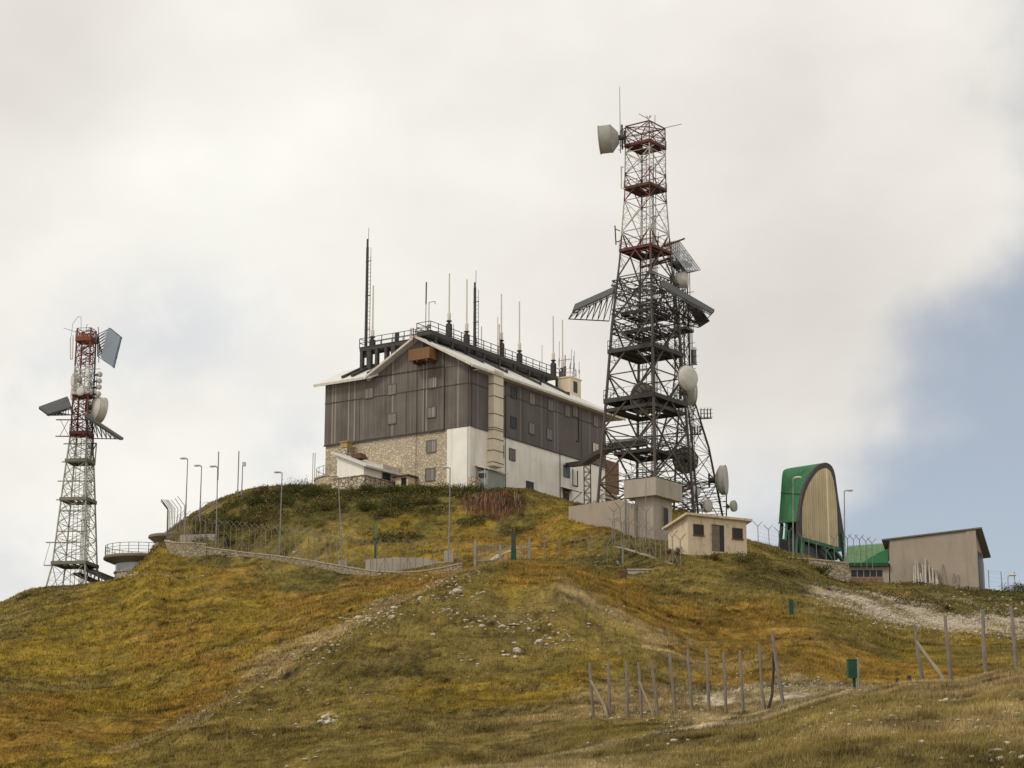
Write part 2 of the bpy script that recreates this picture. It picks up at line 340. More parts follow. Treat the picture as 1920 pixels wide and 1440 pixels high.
# ---- what grows where: turf colours sampled at places on the hill, blended over the ground between them
O, G, DK, S, F, GR, Y, PT = 'ochre', 'olive', 'dark', 'straw', 'near', 'gravel', 'yellow', 'path'
TONE = {O: (.226, .138, .026), Y: (.216, .150, .022), G: (.180, .134, .036), DK: (.105, .088, .025), S: (.275, .200, .090), F: (.205, .155, .052), GR: (.42, .35, .265), 'path': (.40, .315, .19)}
SPOT = [(20, 1180, G), (120, 1170, Y), (60, 1290, G), (90, 1330, O), (200, 1330, Y), (150, 1250, Y), (320, 1200, O), (330, 1130, Y), (450, 1150, Y), (480, 1200, Y), (560, 1130, O), (600, 1090, DK), (420, 1070, DK), (330, 1080, Y), (420, 1085, O),
 (700, 1100, O), (640, 1150, Y), (20, 1420, O), (100, 1425, Y), (150, 1380, O), (200, 1425, Y), (300, 1290, Y), (250, 1385, Y), (60, 1380, O), (560, 1185, O), (500, 1230, Y), (430, 1280, O), (380, 1260, O), (640, 1140, O), (700, 1120, Y), (760, 1100, O), (690, 1185, G), (630, 1225, G), (560, 1262, G), (500, 1300, G), (400, 1350, G), (300, 1402, G), (860, 1100, G), (790, 1130, G), (640, 1188, S), (720, 1140, S), (540, 1246, S), (440, 1304, S), (340, 1356, S), (520, 1240, S),
 (760, 1150, G), (900, 1080, G), (900, 1130, G), (980, 1180, G), (850, 1200, G), (700, 1250, G), (600, 1300, G), (500, 1350, G), (700, 1350, G), (850, 1300, Y), (1000, 1290, Y), (1020, 1240, G), (1100, 1250, Y), (1200, 1270, G), (430, 1420, G), (600, 1420, G), (800, 1410, G), (900, 1360, F),
 (960, 1100, Y), (1000, 1075, O), (900, 1062, S), (1080, 1108, S), (1130, 1140, S), (1180, 1170, S), (1230, 1197, S), (1290, 1235, S), (1030, 1120, G), (1090, 1150, G), (1140, 1180, G), (1190, 1210, G), (1240, 1240, G), (1110, 1098, O), (1190, 1145, O), (1270, 1190, O), (1330, 1220, O), (1150, 1100, O), (1220, 1140, O), (1300, 1170, O), (1400, 1200, O), (1480, 1230, O), (1560, 1230, O), (1640, 1240, O), (1350, 1120, G), (1250, 1095, G), (1450, 1100, DK), (1400, 1085, DK), (1540, 1150, G), (1460, 1150, O), (1600, 1190, G), (1700, 1230, Y), (1800, 1235, G), (1650, 1215, DK), (1540, 1085, DK), (1650, 1105, G), (1760, 1120, DK), (1860, 1130, DK), (1900, 1220, G),
 (1585, 1127, GR), (1640, 1147, GR), (1620, 1165, G), (1680, 1182, G), (1740, 1192, G), (1800, 1197, Y), (1860, 1200, G), (1720, 1160, GR), (1790, 1170, GR), (1860, 1165, GR), (1915, 1180, GR), (1690, 1140, GR),
 (1560, 1290, GR), (1500, 1285, GR), (1440, 1290, GR), (1400, 1300, GR), (1380, 1262, O), (1500, 1262, O), (1560, 1266, O), (1440, 1264, O), (1620, 1276, O), (1590, 1285, S), (1330, 1310, S), (1270, 1320, S), (1200, 1335, S),
 (1340, 1352, PT), (1300, 1362, PT), (1260, 1372, PT), (1230, 1379, PT), (1200, 1385, PT), (1165, 1393, PT), (1130, 1402, PT), (1085, 1416, PT), (1040, 1430, PT), (1000, 1438, PT), (1220, 1360, G), (1120, 1380, G), (1020, 1412, G), (1320, 1378, F), (1180, 1408, F),
 (1200, 1420, F), (1300, 1400, F), (1400, 1380, F), (1500, 1350, F), (1600, 1330, F), (1700, 1320, F), (1850, 1310, F), (1900, 1400, F), (1700, 1420, F), (1500, 1420, F), (1800, 1360, S), (1600, 1390, G), (1400, 1430, F), (1900, 1280, S), (1000, 1400, F),
 (400, 970, G), (440, 955, DK), (470, 980, G), (520, 940, DK), (600, 940, DK), (700, 950, DK), (800, 940, DK), (860, 960, G), (560, 990, DK), (650, 980, G), (760, 985, Y), (700, 1010, Y), (850, 1005, Y), (900, 990, Y), (950, 970, DK), (1000, 1000, O), (1060, 990, Y), (1100, 1000, O), (900, 1030, O), (780, 1030, Y), (600, 1020, G), (500, 1010, G), (450, 1000, DK), (980, 950, G), (1040, 960, Y), (1100, 1040, G), (1050, 1030, O), (1200, 1045, DK), (1150, 1040, DK), (1340, 1060, G), (1440, 1040, G), (1480, 1060, DK)]
SX = np.array([tuple(hit(a, b))[:2] for a, b, _ in SPOT]); SC = np.array([TONE[c] for *_, c in SPOT]); SG = np.array([1.0 if c in (GR,) else (.3 if c == S else .55 if c == PT else 0) for *_, c in SPOT])
def tone(x, y):
    "turf colour and stoniness for arrays of positions"
    x = np.asarray(x, float).ravel(); y = np.asarray(y, float).ravel(); out = np.zeros((len(x), 3)); st = np.zeros(len(x))
    wx = x+2.6*fbm(x/4, y/5, 4, 41)+1.2*fbm(x/1.3, y/1.3, 2, 43); wy = y+7.0*fbm(x/4, y/5, 4, 57)+2.4*fbm(x/1.3, y/1.3, 2, 53)
    for i in range(0, len(x), 40000):
        k = slice(i, i+40000); yk = wy[k, None]
        d2 = ((wx[k, None]-SX[None, :, 0])*(140/yk))**2+((yk-SX[None, :, 1])*(55/yk))**2
        q = 1/(d2+1.2)**3.2; q /= q.sum(1, keepdims=True); out[k] = q@SC; st[k] = q@SG
    sg = np.clip(fbm(x/2.2, y/3.0, 4, 61)*2.6+.5, 0, 1); st = st*sg             # stones lie in patches, turf between
    out = out+(sg-1)[:, None]*np.clip(st[:, None]*0+((out-np.array([.205, .158, .06]))*(out.sum(1) > .7)[:, None]), 0, 1)*.8
    n = fbm(x/.9, y/1.5, 4, 71); n2 = fbm(x/6, y/9, 3, 77); n3 = fbm(x/2.6+.1*y, y/1.4, 3, 79); n4 = fbm(x/.33, y/.55, 2, 83)  # the finest noise paints the shade among tussocks into the turf colour
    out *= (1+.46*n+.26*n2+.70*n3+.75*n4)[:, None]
    m = np.clip(fbm(x/3.1, y/4.3, 4, 90)*2.2, 0, .8)[:, None]*(1-st)[:, None]
    out = out*(1-m*.36)+m*.36*np.array([.112, .096, .026])
    p = np.clip(fbm(x/1.6, y/2.2, 4, 95)*3-.55, 0, .8)[:, None]*(1-st)[:, None]; out = out*(1-p*.35)+p*.35*np.array([.27, .20, .09])
    return np.clip(out, .008, .8), st
X = GX.ravel(); Yq = GD.ravel(); Z = GZ.ravel()
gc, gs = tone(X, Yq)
def np_mesh(name, V, F, k, col=None, smooth=False):
    me = bpy.data.meshes.new(name); V = np.ascontiguousarray(V, np.float32); F = np.ascontiguousarray(F, np.int32)
    me.vertices.add(len(V)); me.vertices.foreach_set('co', V.ravel()); me.loops.add(F.size); me.loops.foreach_set('vertex_index', F.ravel())
    me.polygons.add(len(F)); me.polygons.foreach_set('loop_start', np.arange(0, F.size, k, dtype=np.int32))
    me.update(calc_edges=True)
    if smooth: me.polygons.foreach_set('use_smooth', np.ones(len(F), bool))
    if col is not None:
        at_ = me.color_attributes.new('tone', 'FLOAT_COLOR', 'POINT'); at_.data.foreach_set('color', np.ascontiguousarray(np.hstack([col, np.ones((len(col), 1))]), np.float32).ravel())
    return me
ii = np.arange(len(TT)-1)[:, None]*NA+np.arange(NA-1)[None, :]
FQ = np.stack([ii, ii+1, ii+NA+1, ii+NA], -1).reshape(-1, 4)
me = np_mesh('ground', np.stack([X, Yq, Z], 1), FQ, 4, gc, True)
m = MT('turf', .95); m.b.inputs['Specular IOR Level'].default_value = .1
va = m.n('ShaderNodeVertexColor', layer_name='tone')
nz = m.noise(7, 5, .65); nz2 = m.noise(2.2, 5, .6)
c = m.mix(m.rng(nz, .3, .7), m.mix(1.0, va.outputs[0], (.62, .62, .60), 'MULTIPLY'), m.mix(1.0, va.outputs[0], (1.32, 1.30, 1.25), 'MULTIPLY'))
m.color(c); m.bump(m.math('ADD', nz, m.math('MULTIPLY', nz2, 1.6)), .9, .12)
ground = link('ground', me, m.m); tag(ground, kind='structure')
# ------------------------------------------------------------------ materials of the buildings
def planks(name, c, c2, width=.19):
    m = MT(name, .9); o = m.xyz(); s = m.math('ADD', o[0], o[1]); k = m.math('DIVIDE', s, width)
    cell = m.math('FLOOR', k); w_ = m.n('ShaderNodeTexWhiteNoise', noise_dimensions='1D'); m.l(cell, w_.inputs['W'])
    gap = m.math('LESS_THAN', m.math('ABSOLUTE', m.math('SUBTRACT', m.math('FRACT', k), .5)), .455)
    gr = m.noise(1.0, 6, .65, m.co((9, 9, .7)))
    big = m.noise(.35, 3, .5)
    f = m.math('ADD', m.math('MULTIPLY', w_.outputs[0], .55), m.math('MULTIPLY', m.rng(gr, .25, .75), .5), True)
    col = m.mix(f, c, c2); st_ = m.noise(1.0, 5, .6, m.co((.9, .9, .10))); col = m.mix(m.rng(st_, .4, .7, 0, .55), col, sh(c2, 1.1)); col = m.mix(m.rng(big, .35, .65, 0, .45), col, sh(c, .75))
    pale = m.math('GREATER_THAN', w_.outputs[0], .90); col = m.mix(m.math('MULTIPLY', pale, .6), col, sh(c2, 1.55))
    col = m.mix(gap, sh(c, .35), col); m.color(col); m.bump(gap, .5, .03); return m.m
def masonry(name, c, mortar, size=.42, k=1.0):
    m = MT(name, .92)
    v = m.n('ShaderNodeTexVoronoi', feature='DISTANCE_TO_EDGE'); v2 = m.n('ShaderNodeTexVoronoi', feature='F1')
    wob = m.n('ShaderNodeVectorMath', operation='MULTIPLY_ADD'); nz = m.noise(3.2, 3, .6, None, 1); m.l(nz, wob.inputs[0]); wob.inputs[1].default_value = (.22, .22, .22); m.l(m.co((1/size, 1/size, 1.25/size)), wob.inputs[2])
    for q in (v, v2): m.l(wob.outputs[0], q.inputs['Vector']); q.inputs['Scale'].default_value = 1.0
    e = m.rng(v.outputs['Distance'], .02, .11); hs = m.n('ShaderNodeSeparateColor'); m.l(v2.outputs['Color'], hs.inputs[0])
    col = m.mix(hs.outputs[0], sh(c, .80), sh(c, 1.18)); col = m.mix(m.rng(hs.outputs[1], .55, 1, 0, .5), col, (c[0]*1.0, c[1]*.80, c[2]*.60))
    col = m.mix(m.rng(m.noise(.4, 4), .35, .7, 0, .35), col, sh(c, .7)); col = m.mix(e, mortar, col)
    m.color(col); m.bump(m.math('ADD', e, m.math('MULTIPLY', m.noise(14, 3), .4)), .8, .06); return m.m
def render_wall(name, c, stain=(.30, .24, .16), amt=.55, rough=.85):
    m = MT(name, rough); big = m.noise(.5, 5, .6); st = m.noise(1.0, 7, .65, m.co((1.3, 1.3, .13))); sp = m.noise(4, 5, .6)
    col = m.mix(m.rng(big, .3, .7), sh(c, .90), sh(c, 1.06)); col = m.mix(m.rng(st, .52, .78, 0, amt), col, stain)
    col = m.mix(m.rng(sp, .63, .72, 0, amt*.6), col, sh(stain, .9)); m.color(col); m.bump(m.noise(20, 3), .25, .02); return m.m
M_CLAD = planks('weathered_boards', (.088, .073, .061), (.205, .178, .152))
M_CLADS = planks('weathered_boards_side', (.115, .098, .092), (.160, .138, .130), .21)
M_STONE = masonry('rubble_stone', (.55, .465, .345), (.38, .305, .21), .33)
M_STONE3 = masonry('dull_field_stone', (.34, .275, .19), (.18, .17, .11), .36)
M_STONE2 = masonry('dry_stone', (.54, .46, .34), (.13, .10, .07), .40)
M_WHITE = render_wall('white_render', (.82, .78, .70), (.46, .39, .29), .45)
M_CREAM = render_wall('cream_render', (.66, .56, .40), (.32, .24, .15), .6)
M_CONC = render_wall('bare_concrete', (.36, .315, .255), (.20, .17, .13), .45)
M_TAN = render_wall('tan_render', (.345, .288, .226), (.20, .155, .11), .45)
M_HUT = render_wall('peeling_render', (.60, .485, .345), (.30, .22, .15), .8)
M_ROOF = plain('sheet_roof', (.63, .62, .59), .55, 0, .06, .8, (.42, .39, .34), .35, True)
M_PALE = plain('pale_trim', (.55, .50, .42), .7, 0, .15, 2, (.30, .22, .14), .6, True)
M_SHUT = planks('grey_shutter_boards', (.19, .172, .152), (.25, .228, .205), .15)
M_DARK = plain('dark_opening', (.012, .012, .013), .4, 0, .2)
M_GLASS = plain('dusty_pane', (.022, .026, .028), .45, 0, .3)
M_FLUE = render_wall('flue_render', (.70, .61, .47), (.38, .29, .19), .55)
M_IRON = plain('dark_iron', (.052, .047, .043), .6, .2, .3, 3, (.09, .05, .03), .5)
M_STEEL = plain('galvanised_steel', (.24, .235, .225), .5, .35, .2, 3)
M_LAMPP = plain('lamp_pole_paint', (.22, .215, .20), .6, .1, .2, 3, (.16, .11, .08), .4)
M_ANT = plain('antenna_shell', (.58, .52, .44), .55, 0, .08, 3)
M_ORANGEW = planks('orange_boards', (.165, .082, .040), (.26, .140, .070), .16)
M_BROWNC = plain('brown_panel', (.165, .095, .052), .8, 0, .25)
M_GREYG = plain('grey_green_door', (.27, .285, .25), .6, 0, .15, 2, (.22, .17, .12), .4, True)
M_BLUE = plain('blue_pane', (.10, .145, .18), .3, 0, .25)
M_YEL = plain('yellow_paint', (.36, .26, .09), .6, 0, .15)
M_RUST = plain('rust', (.115, .055, .032), .9, 0, .35, 6)
M_WIRE = plain('wire', (.10, .095, .09), .5, .5, .2)
# ------------------------------------------------------------------ the station building
B = Frame(at(880, 918, 190), math.radians(-33))
bld = empty('station_building', B.P, B.r, 'big mountain station building with dark timber upper walls over stone and white lower walls', 'building')
XL, YB, EH, CH, BH = -17.75, 26.0, 12.5, 6.25, 10.6
MB().box(XL, -2.65, 0, .5, -3, CH).box(XL, XL+.5, .5, YB, -3, CH).build('stone_wall', M_STONE, bld)
MB().box(XL+.5, 0, .5, YB, -3, CH-.002).box(-2.648, 0, -.03, .5, -3, CH-.001).build('white_wall', M_WHITE, bld)
c = MB().box(XL-.1, -2.9, -.12, .3, CH, EH+.2).box(-2.9, .0, -.07, .3, CH+.01, EH+.2)
c.slab([(-12.2, -.12, EH), (-.0, -.12, EH), (-6.05, -.12, EH+3.32)], (0, 12, 0))
c.build('timber_cladding', M_CLAD, bld)
MB().box(XL-.08, .09, .302, YB+.1, CH+.005, EH+.15).build('timber_cladding', M_CLADS, bld, label='greyer timber cladding of the long side')
t = MB().box(XL-.14, -2.9, -.17, -.12, CH-.12, CH+.06).box(XL-.13, -2.9, -.15, -.12, BH-.05, BH+.05).box(-2.9, .12, -.10, -.07, BH-.05, BH+.05)
t.box(.09, .12, -.07, YB+.1, BH-.05, BH+.05).box(.09, .115, 4.9, YB+.1, CH-.03, CH+.08)
for y in (9.3, 14.2, 20.9): t.box(.09, .115, y, y+.06, CH+.1, EH)
t.box(-2.98, -2.90, -.2, -.07, CH, EH+1.4)
for x in (-13.4, -7.6, -5.4): t.box(x, x+.05, -.15, -.12, CH+.08, BH-.06)
t.build('batten', M_IRON, bld)
# roof
def slope(pts, th=.22): return MB().slab(pts, (0, 0, -th))
H0 = EH+.20
def rz(x): return H0+.55*(6-abs(x+6))              # top of the main roof at local x
rr = slope([(-6, -.95, rz(-6)), (.75, -.95, rz(.75)), (.75, 29.2, rz(.75)), (-6, 24.2, rz(-6))])
rr.slab([(-6, -.95, rz(-6)), (-6, 24.2, rz(-6)), (-12.75, 29.2, rz(-12.75)), (-12.75, 1.0, rz(-12.75)), (-12.1, -.95, rz(-12.1))], (0, 0, -.22))
rr.slab([(-6, 24.2, rz(-6)), (.75, 29.2, rz(.75)), (-12.75, 29.2, rz(-12.75))], (0, 0, -.22))
def lz(y): return 12.62+.5*(5.0-abs(y-4.2))
rr.slab([(-18.75, -.85, lz(-.85)), (-11.6, -.85, lz(-.85)), (-8.2, 4.2, lz(4.2)), (-18.75, 4.2, lz(4.2))], (0, 0, -.2))
rr.slab([(-18.75, 4.2, lz(4.2)), (-8.2, 4.2, lz(4.2)), (-8.2, 9.3, lz(9.3)), (-18.75, 9.3, lz(9.3))], (0, 0, -.2))
roof = rr.build('roof', M_ROOF, bld)
g = MB()
for x0, x1 in ((-12.1, -6), (.75, -6)):
    g.slab([(x0, -1.02, rz(x0)+.03), (x1, -1.02, rz(x1)+.03), (x1, -1.02, rz(x1)-.22), (x0, -1.02, rz(x0)-.22)], (0, .07, 0))
g.slab([(-18.8, -.93, lz(-.85)+.03), (-12.5, -.93, lz(-.85)+.03), (-12.5, -.93, lz(-.85)-.24), (-18.8, -.93, lz(-.85)-.24)], (0, .07, 0))
g.build('bargeboard', M_PALE, roof)
MB().box(.76, .92, -.9, 29.1, rz(.75)-.34, rz(.75)-.14).build('gutter', M_PALE, roof)
sf = MB().box(.12, .74, .4, 28.8, rz(.75)-.36, rz(.75)-.26).build('soffit', M_PALE, roof)
# seams on the sheet roof
s_ = MB()
for k in range(1, 40):
    y = -.95+k*.72
    if y < 24: s_.tube((-5.9, y, rz(-5.9)+.02), (.7, y, rz(.7)+.02), .022, 4)
s_.build('seam', M_ROOF, roof)
def shutter(u, v, w_, h_, side, mat=M_SHUT, kind='window', label=None, c=None, y=0):
    "a window seen at (u, v), w_ x h_ metres, with a frame of four bars round it"
    if side == 'f':
        c = -.12 if c is None else c; x, _, z = B.ony(u, v, c); a, b = x-w_/2, x+w_/2
        p = MB().box(a, b, c-.035, c+.02, z-h_/2, z+h_/2).build(kind, mat, bld, label=label)
        q = MB().box(a-.07, a, c-.07, c+.01, z-h_/2-.07, z+h_/2+.07).box(b, b+.07, c-.07, c+.01, z-h_/2-.07, z+h_/2+.07)
        q.box(a, b, c-.065, c+.01, z+h_/2, z+h_/2+.07).box(a, b, c-.09, c+.01, z-h_/2-.08, z-h_/2); q.box((a+b)/2-.02, (a+b)/2+.02, c-.05, c-.036, z-h_/2, z+h_/2)
    else:
        c = .09 if c is None else c; _, y, z = B.onx(u, v, c); a, b = y-w_/2, y+w_/2
        p = MB().box(c-.02, c+.035, a, b, z-h_/2, z+h_/2).build(kind, mat, bld, label=label)
        q = MB().box(c-.01, c+.07, a-.07, a, z-h_/2-.07, z+h_/2+.07).box(c-.01, c+.07, b, b+.07, z-h_/2-.07, z+h_/2+.07)
        q.box(c-.01, c+.065, a, b, z+h_/2, z+h_/2+.07).box(c-.01, c+.09, a, b, z-h_/2-.08, z-h_/2); q.box(c+.036, c+.05, (a+b)/2-.02, (a+b)/2+.02, z-h_/2, z+h_/2)
    q.build('frame', M_IRON if mat is M_DARK or mat is M_GLASS else M_CLADS, p); return p
for u, v in ((692, 737), (735, 730), (811, 717.5), (735, 785), (809, 773)): shutter(u, v, .98, 1.0, 'f')
for u, v in ((809, 837), (807, 890)): shutter(u, v, 1.05, 1.15, 'f', c=0)
for u, v in ((941.5, 731), (997.5, 748), (1032, 760), (1064, 771), (940, 785), (996.5, 803.5), (1030, 814), (1117, 790)): shutter(u, v, .98, 1.08, 's')
for u, v in ((963, 736.5), (962.5, 792)): shutter(u, v, .95, 1.05, 's', M_GLASS, label='open window without shutter')
shutter(1078.5, 771, 1.0, 1.1, 's'); shutter(1116.5, 840, 1.2, 1.0, 's', M_PALE, label='pale boarded window')
shutter(938, 845, 1.12, 1.15, 's', c=0); shutter(960, 852.5, 1.0, 1.1, 's', c=0); shutter(1062, 884, 1.05, 1.15, 's', M_BLUE, c=0, label='window with blue panes')
shutter(993, 915, 1.25, 1.2, 's', M_DARK, c=0, label='dark low hatch')
d = shutter(1061, 936, .95, 1.9, 's', M_DARK, 'door', c=0)
_, y, z = B.onx(1062, 922, 0)
MB().slab([(0, y-1.1, z+.35), (0, y+1.1, z+.35), (1.3, y+1.1, z-.05), (1.3, y-1.1, z-.05)], (0, 0, -.07)).tube((.02, y-1, z-.9), (1.2, y-1, z-.1), .04, 4).tube((.02, y+1, z-.9), (1.2, y+1, z-.1), .04, 4).build('canopy', M_IRON, d)
MB().box(.02, .10, y-.4, y+.5, z-.25, z+.05).build('sign_plate', M_YEL, d)
# flue on the long side, metal booth below it
y0, y1 = B.onx(915, 740, .05)[1], B.onx(933, 740, .05)[1]; zt = B.onx(924, 697, .05)[2]; zb = B.onx(924, 876, .05)[2]
f = MB(); f.box(.1, .75, y0, y1, zb, zt).box(.0, .1, y0, y1, zb, CH)
fl = f.build('flue', M_FLUE, bld)
for v in (718, 741, 774, 800, 804, 821, 843, 865): z = B.onx(924, v, .75)[2]; MB().box(.02, .79, y0-.04, y1+.04, z-.03, z+.03).build('flue_band', M_RUST, fl)
ya, yb2 = B.onx(896, 900, .05)[1], B.onx(915, 900, .05)[1]; zt = B.onx(905, 881, 1.0)[2]
ya, yb2 = y0-2.3, y0+1.1
bo = MB().box(.02, 1.5, ya+.3, yb2-.2, -.5, zt).build('entry_booth', M_GREYG, bld)
MB().box(.1, 1.42, ya+.26, ya+.3, .45, zt-.12).build('door', M_GREYG, bo)
MB().box(.35, 1.2, ya+.23, ya+.258, zt-.75, zt-.25).build('pane', M_GLASS, bo)
MB().slab([(0, ya+.1, zt+.62), (0, yb2, zt+.62), (1.75, yb2, zt+.12), (1.75, ya+.1, zt+.12)], (0, 0, -.12)).build('booth_roof', M_PALE, bo)
MB().path([(1.3, ya-.1, -.3), (1.3, ya-.1, zt+2.0), (1.0, ya+.5, zt+2.35)], .04, 5).build('vent_pipe', M_PALE, bo)
MB().box(.05, .8, ya-1.0, ya-.1, -.4, 1.2).build('rubble_heap', M_STONE2, bo)
# drain pipes and cables
def pipe(pts, r, mat=M_IRON): MB().path(pts, r, 6).build('drain_pipe', mat, bld)
_, yy_, _z = B.onx(948, 840, .12); pipe([(.13, yy_, .5), (.13, yy_, EH-.2)], .04)
_, yy_, _z = B.onx(1050, 860, .05); pipe([(.06, yy_, .5), (.06, yy_, CH)], .035)
_, yy_, z1 = B.onx(1085, 765, .15); pipe([(.14, yy_-1.6, z1+.3), (.14, yy_-.3, z1+.2), (.14, yy_, z1-.3), (.14, yy_, z1-3.6), (.14, yy_-.5, z1-3.7)], .07)
x, _, _z = B.ony(781.5, 780, -.15); pipe([(x, -.2, .3), (x, -.2, EH+1.5)], .025)
x, _, _z = B.ony(877, 780, -.15); pipe([(x, -.12, .3), (x, -.12, EH-.2)], .025)
# hoist balcony under the gable
xa, _, za = B.ony(766, 677, -1.6); xb, _, _z = B.ony(805, 672, -1.6); zt = B.ony(766, 656, -1.6)[2]
hb = MB().box(xa, xb, -1.6, -1.5, za, zt).box(xa, xa+.1, -1.5, -.1, za, zt).box(xb-.1, xb, -1.5, -.1, za, zt).box(xa+.1, xb-.1, -1.5, -.1, za, za+.1).build('hoist_balcony', M_ORANGEW, bld)
MB().box(xa+.3, xa+.5, -1.55, -.1, za-.25, za).box(xb-.5, xb-.3, -1.55, -.1, za-.25, za).box(xa+.9, xa+1.05, -1.55, -.1, za-.2, za).build('bracket', M_RUST, hb)
MB().box((xa+xb)/2-.55, (xa+xb)/2+.35, -.15, -.05, zt-.4, zt+1.1).build('loading_hatch', M_DARK, bld)
x = B.ony(774.6, 640, -1.2)[0]; MB().tube((x, -1.2, za), (x, -1.2, zt+2.3), .06, 6).tube((x, -1.2, zt+1.9), (x+1.2, -1.2, zt+1.9), .05, 6).build('hoist_arm', M_RUST, bld)
# stair head on the far end of the roof
yc = B.onx(1069, 720, -3.6)[1]; ht = B.onx(1069, 707, -3.6)[2]; xl = B.ony(1041, 715, yc)[0]; yb_ = B.onx(1089, 712, -3.6)[1]
hu = MB().box(xl, -3.6, yc, yb_, 13, ht).build('stair_head', M_CREAM, bld)
MB().box(xl-.1, -3.5, yc-.1, yb_+.1, ht, ht+.14).build('roof_slab', M_CREAM, hu)
ym = (yc+yb_)/2; MB().box(-3.6, -3.56, ym-.45, ym+.35, ht-1.55, ht-.3).build('window', M_GLASS, hu)
r = MB()
for k in range(9):
    t = k/8*math.pi*2; r.tube((( xl-3.6)/2+math.cos(t)*.95, ym+math.sin(t)*.95, ht+.14), ((xl-3.6)/2+math.cos(t)*.95, ym+math.sin(t)*.95, ht+1.15), .025, 4)
    t2 = (k+1)/8*math.pi*2
    for hh in (.6, 1.13): r.tube(((xl-3.6)/2+math.cos(t)*.95, ym+math.sin(t)*.95, ht+hh), ((xl-3.6)/2+math.cos(t2)*.95, ym+math.sin(t2)*.95, ht+hh), .022, 4)
r.build('railing', M_STEEL, hu)
HUT = ((xl-3.6)/2, ym, ht+.14)
# low rear extension
e = MB().box(-12, -.6, YB, YB+3.6, -3, 3.9).build('rear_extension', M_WHITE, bld)
MB().box(-12, -.4, YB+.12, YB+3.7, 3.9, 7.4).build('brown_panel', M_BROWNC, e)
MB().box(-.6, -.56, YB+.8, YB+2.3, -1.5, 3.2).build('door_opening', M_DARK, e)
MB().box(-.6, -.1, YB+.15, YB+3.5, 3.45, 3.6).build('ledge', M_CONC, e)
# ---- lean-to annex in front of the stone wall
YA = -5.5
x0 = B.ony(632, 880, YA)[0]; x1 = B.ony(682, 880, YA)[0]; hp0 = B.ony(682, 893, YA)[2]; hl = B.ony(632, 852, YA)[2]; hr = B.ony(682, 873, YA)[2]
ann = empty('annex', B.w(x1, YA, 0), B.r, 'low white lean-to annex with a sloping roof on a rubble plinth before the stone wall', 'annex')
def AL(m_): m_.v = [(a-x1, b-YA, cz) for a, b, cz in m_.v]; return m_
AL(MB().slab([(x0, YA, -2), (x1, YA, -2), (x1, YA, hr), (x0, YA, hl)], (0, 5.45, 0))).build('wall', M_WHITE, ann)
AL(MB().box(x0-.4, x1+.35, YA-.35, -.05, -3, hp0).box(x0-.5, x1+.43, YA-.43, -.05, hp0, hp0+.08)).build('stone_plinth', M_STONE2, ann)
ra = AL(MB().slab([(x0-.45, YA-.4, hl+.30), (x1+.55, YA-.4, hr-.02), (x1+.55, -.02, hr-.02), (x0-.45, -.02, hl+.30)], (0, 0, -.2))).build('roof', M_ROOF, ann)
AL(MB().box(x1-1.6, x1+.3, -2.8, -.05, hr+.05, hr+.55)).build('parapet', M_PALE, ra)
_, y, z = B.onx(724.6, 897, x1); 
wi = AL(MB().box(x1, x1+.04, y-.75, y+.6, z-.3, z+.5)).build('window', M_GLASS, ann); AL(MB().box(x1, x1+.08, y-.85, y+.7, z-.42, z-.3).box(x1, x1+.07, y-.85, y-.75, z-.3, z+.6).box(x1, x1+.07, y+.6, y+.7, z-.3, z+.6)).build('frame', M_PALE, wi)
xa, _, _z = B.ony(741, 905, -1.4); xb, _, _z = B.ony(765, 905, -1.4); zt = B.ony(745, 895, -1.4)[2]
po = AL(MB().box(xa, xb, -1.4, -.04, -2.5, zt)).build('porch', M_CREAM, ann)
AL(MB().box(xa-.25, xb+.25, -1.7, -.03, zt, zt+.12)).build('porch_roof', M_RUST, po)
AL(MB().box(xa+.75, xa+1.15+.2, -1.43, -1.40, -1.2, zt-.12)).build('door', M_DARK, po)
x, _, z = B.ony(648.5, 838, -.9)
cs = AL(MB().box(x-.45, x+.45, -1.3, -.4, hl-.6, z-.1)).build('chimney', M_STONE2, ann); AL(MB().box(x-.5, x+.5, -1.35, -.35, z-.1, z+.05).box(x-.42, x+.42, -1.28, -.42, z+.05, z+.42).box(x-.52, x+.52, -1.38, -.32, z+.42, z+.52)).build('chimney_pot', M_YEL, cs)
x, _, z = B.ony(673.5, 862, -3); 
AL(MB().box(x-.12, x+.12, -3.1, -2.9, hr-.2, z+.1).slab([(x-.75, -3.5, z+.05), (x+.75, -3.5, z+.05), (x+.35, -3.5, z+.6), (x-.45, -3.5, z+.5)], (0, 1.0, 0))).build('smoke_cowl', M_RUST, ann)
# ---- round terrace at the left end
RC = (-16.6, 3.6)
rt_ = empty('round_terrace', B.w(RC[0], RC[1], 0), B.r, 'curved stone terrace wall with a thin rail at the left end of the station building', 'terrace')
ht = B.ony(610, 894, .8)[2]
MB().lathe([(-4, 0), (-4, 4.2), (ht-.25, 4.2), (ht-.25, 4.3), (ht-.1, 4.3), (ht-.1, 3.7), (-4, 3.7)], (0, 0, 0), (0, 0, 1), 40).build('parapet', M_STONE, rt_)
r = MB(); pts = [(4.05*math.cos(t), 4.05*math.sin(t), ht-.12) for t in [math.radians(a) for a in range(100, 281, 14)]]
for p in pts: r.tube(p, (p[0], p[1], ht+.95), .03, 5)
for a, b in zip(pts, pts[1:]): r.tube((a[0], a[1], ht+.93), (b[0], b[1], ht+.93), .03, 5); r.tube((a[0], a[1], ht+.45), (b[0], b[1], ht+.45), .016, 4)
r.build('railing', M_STEEL, rt_)
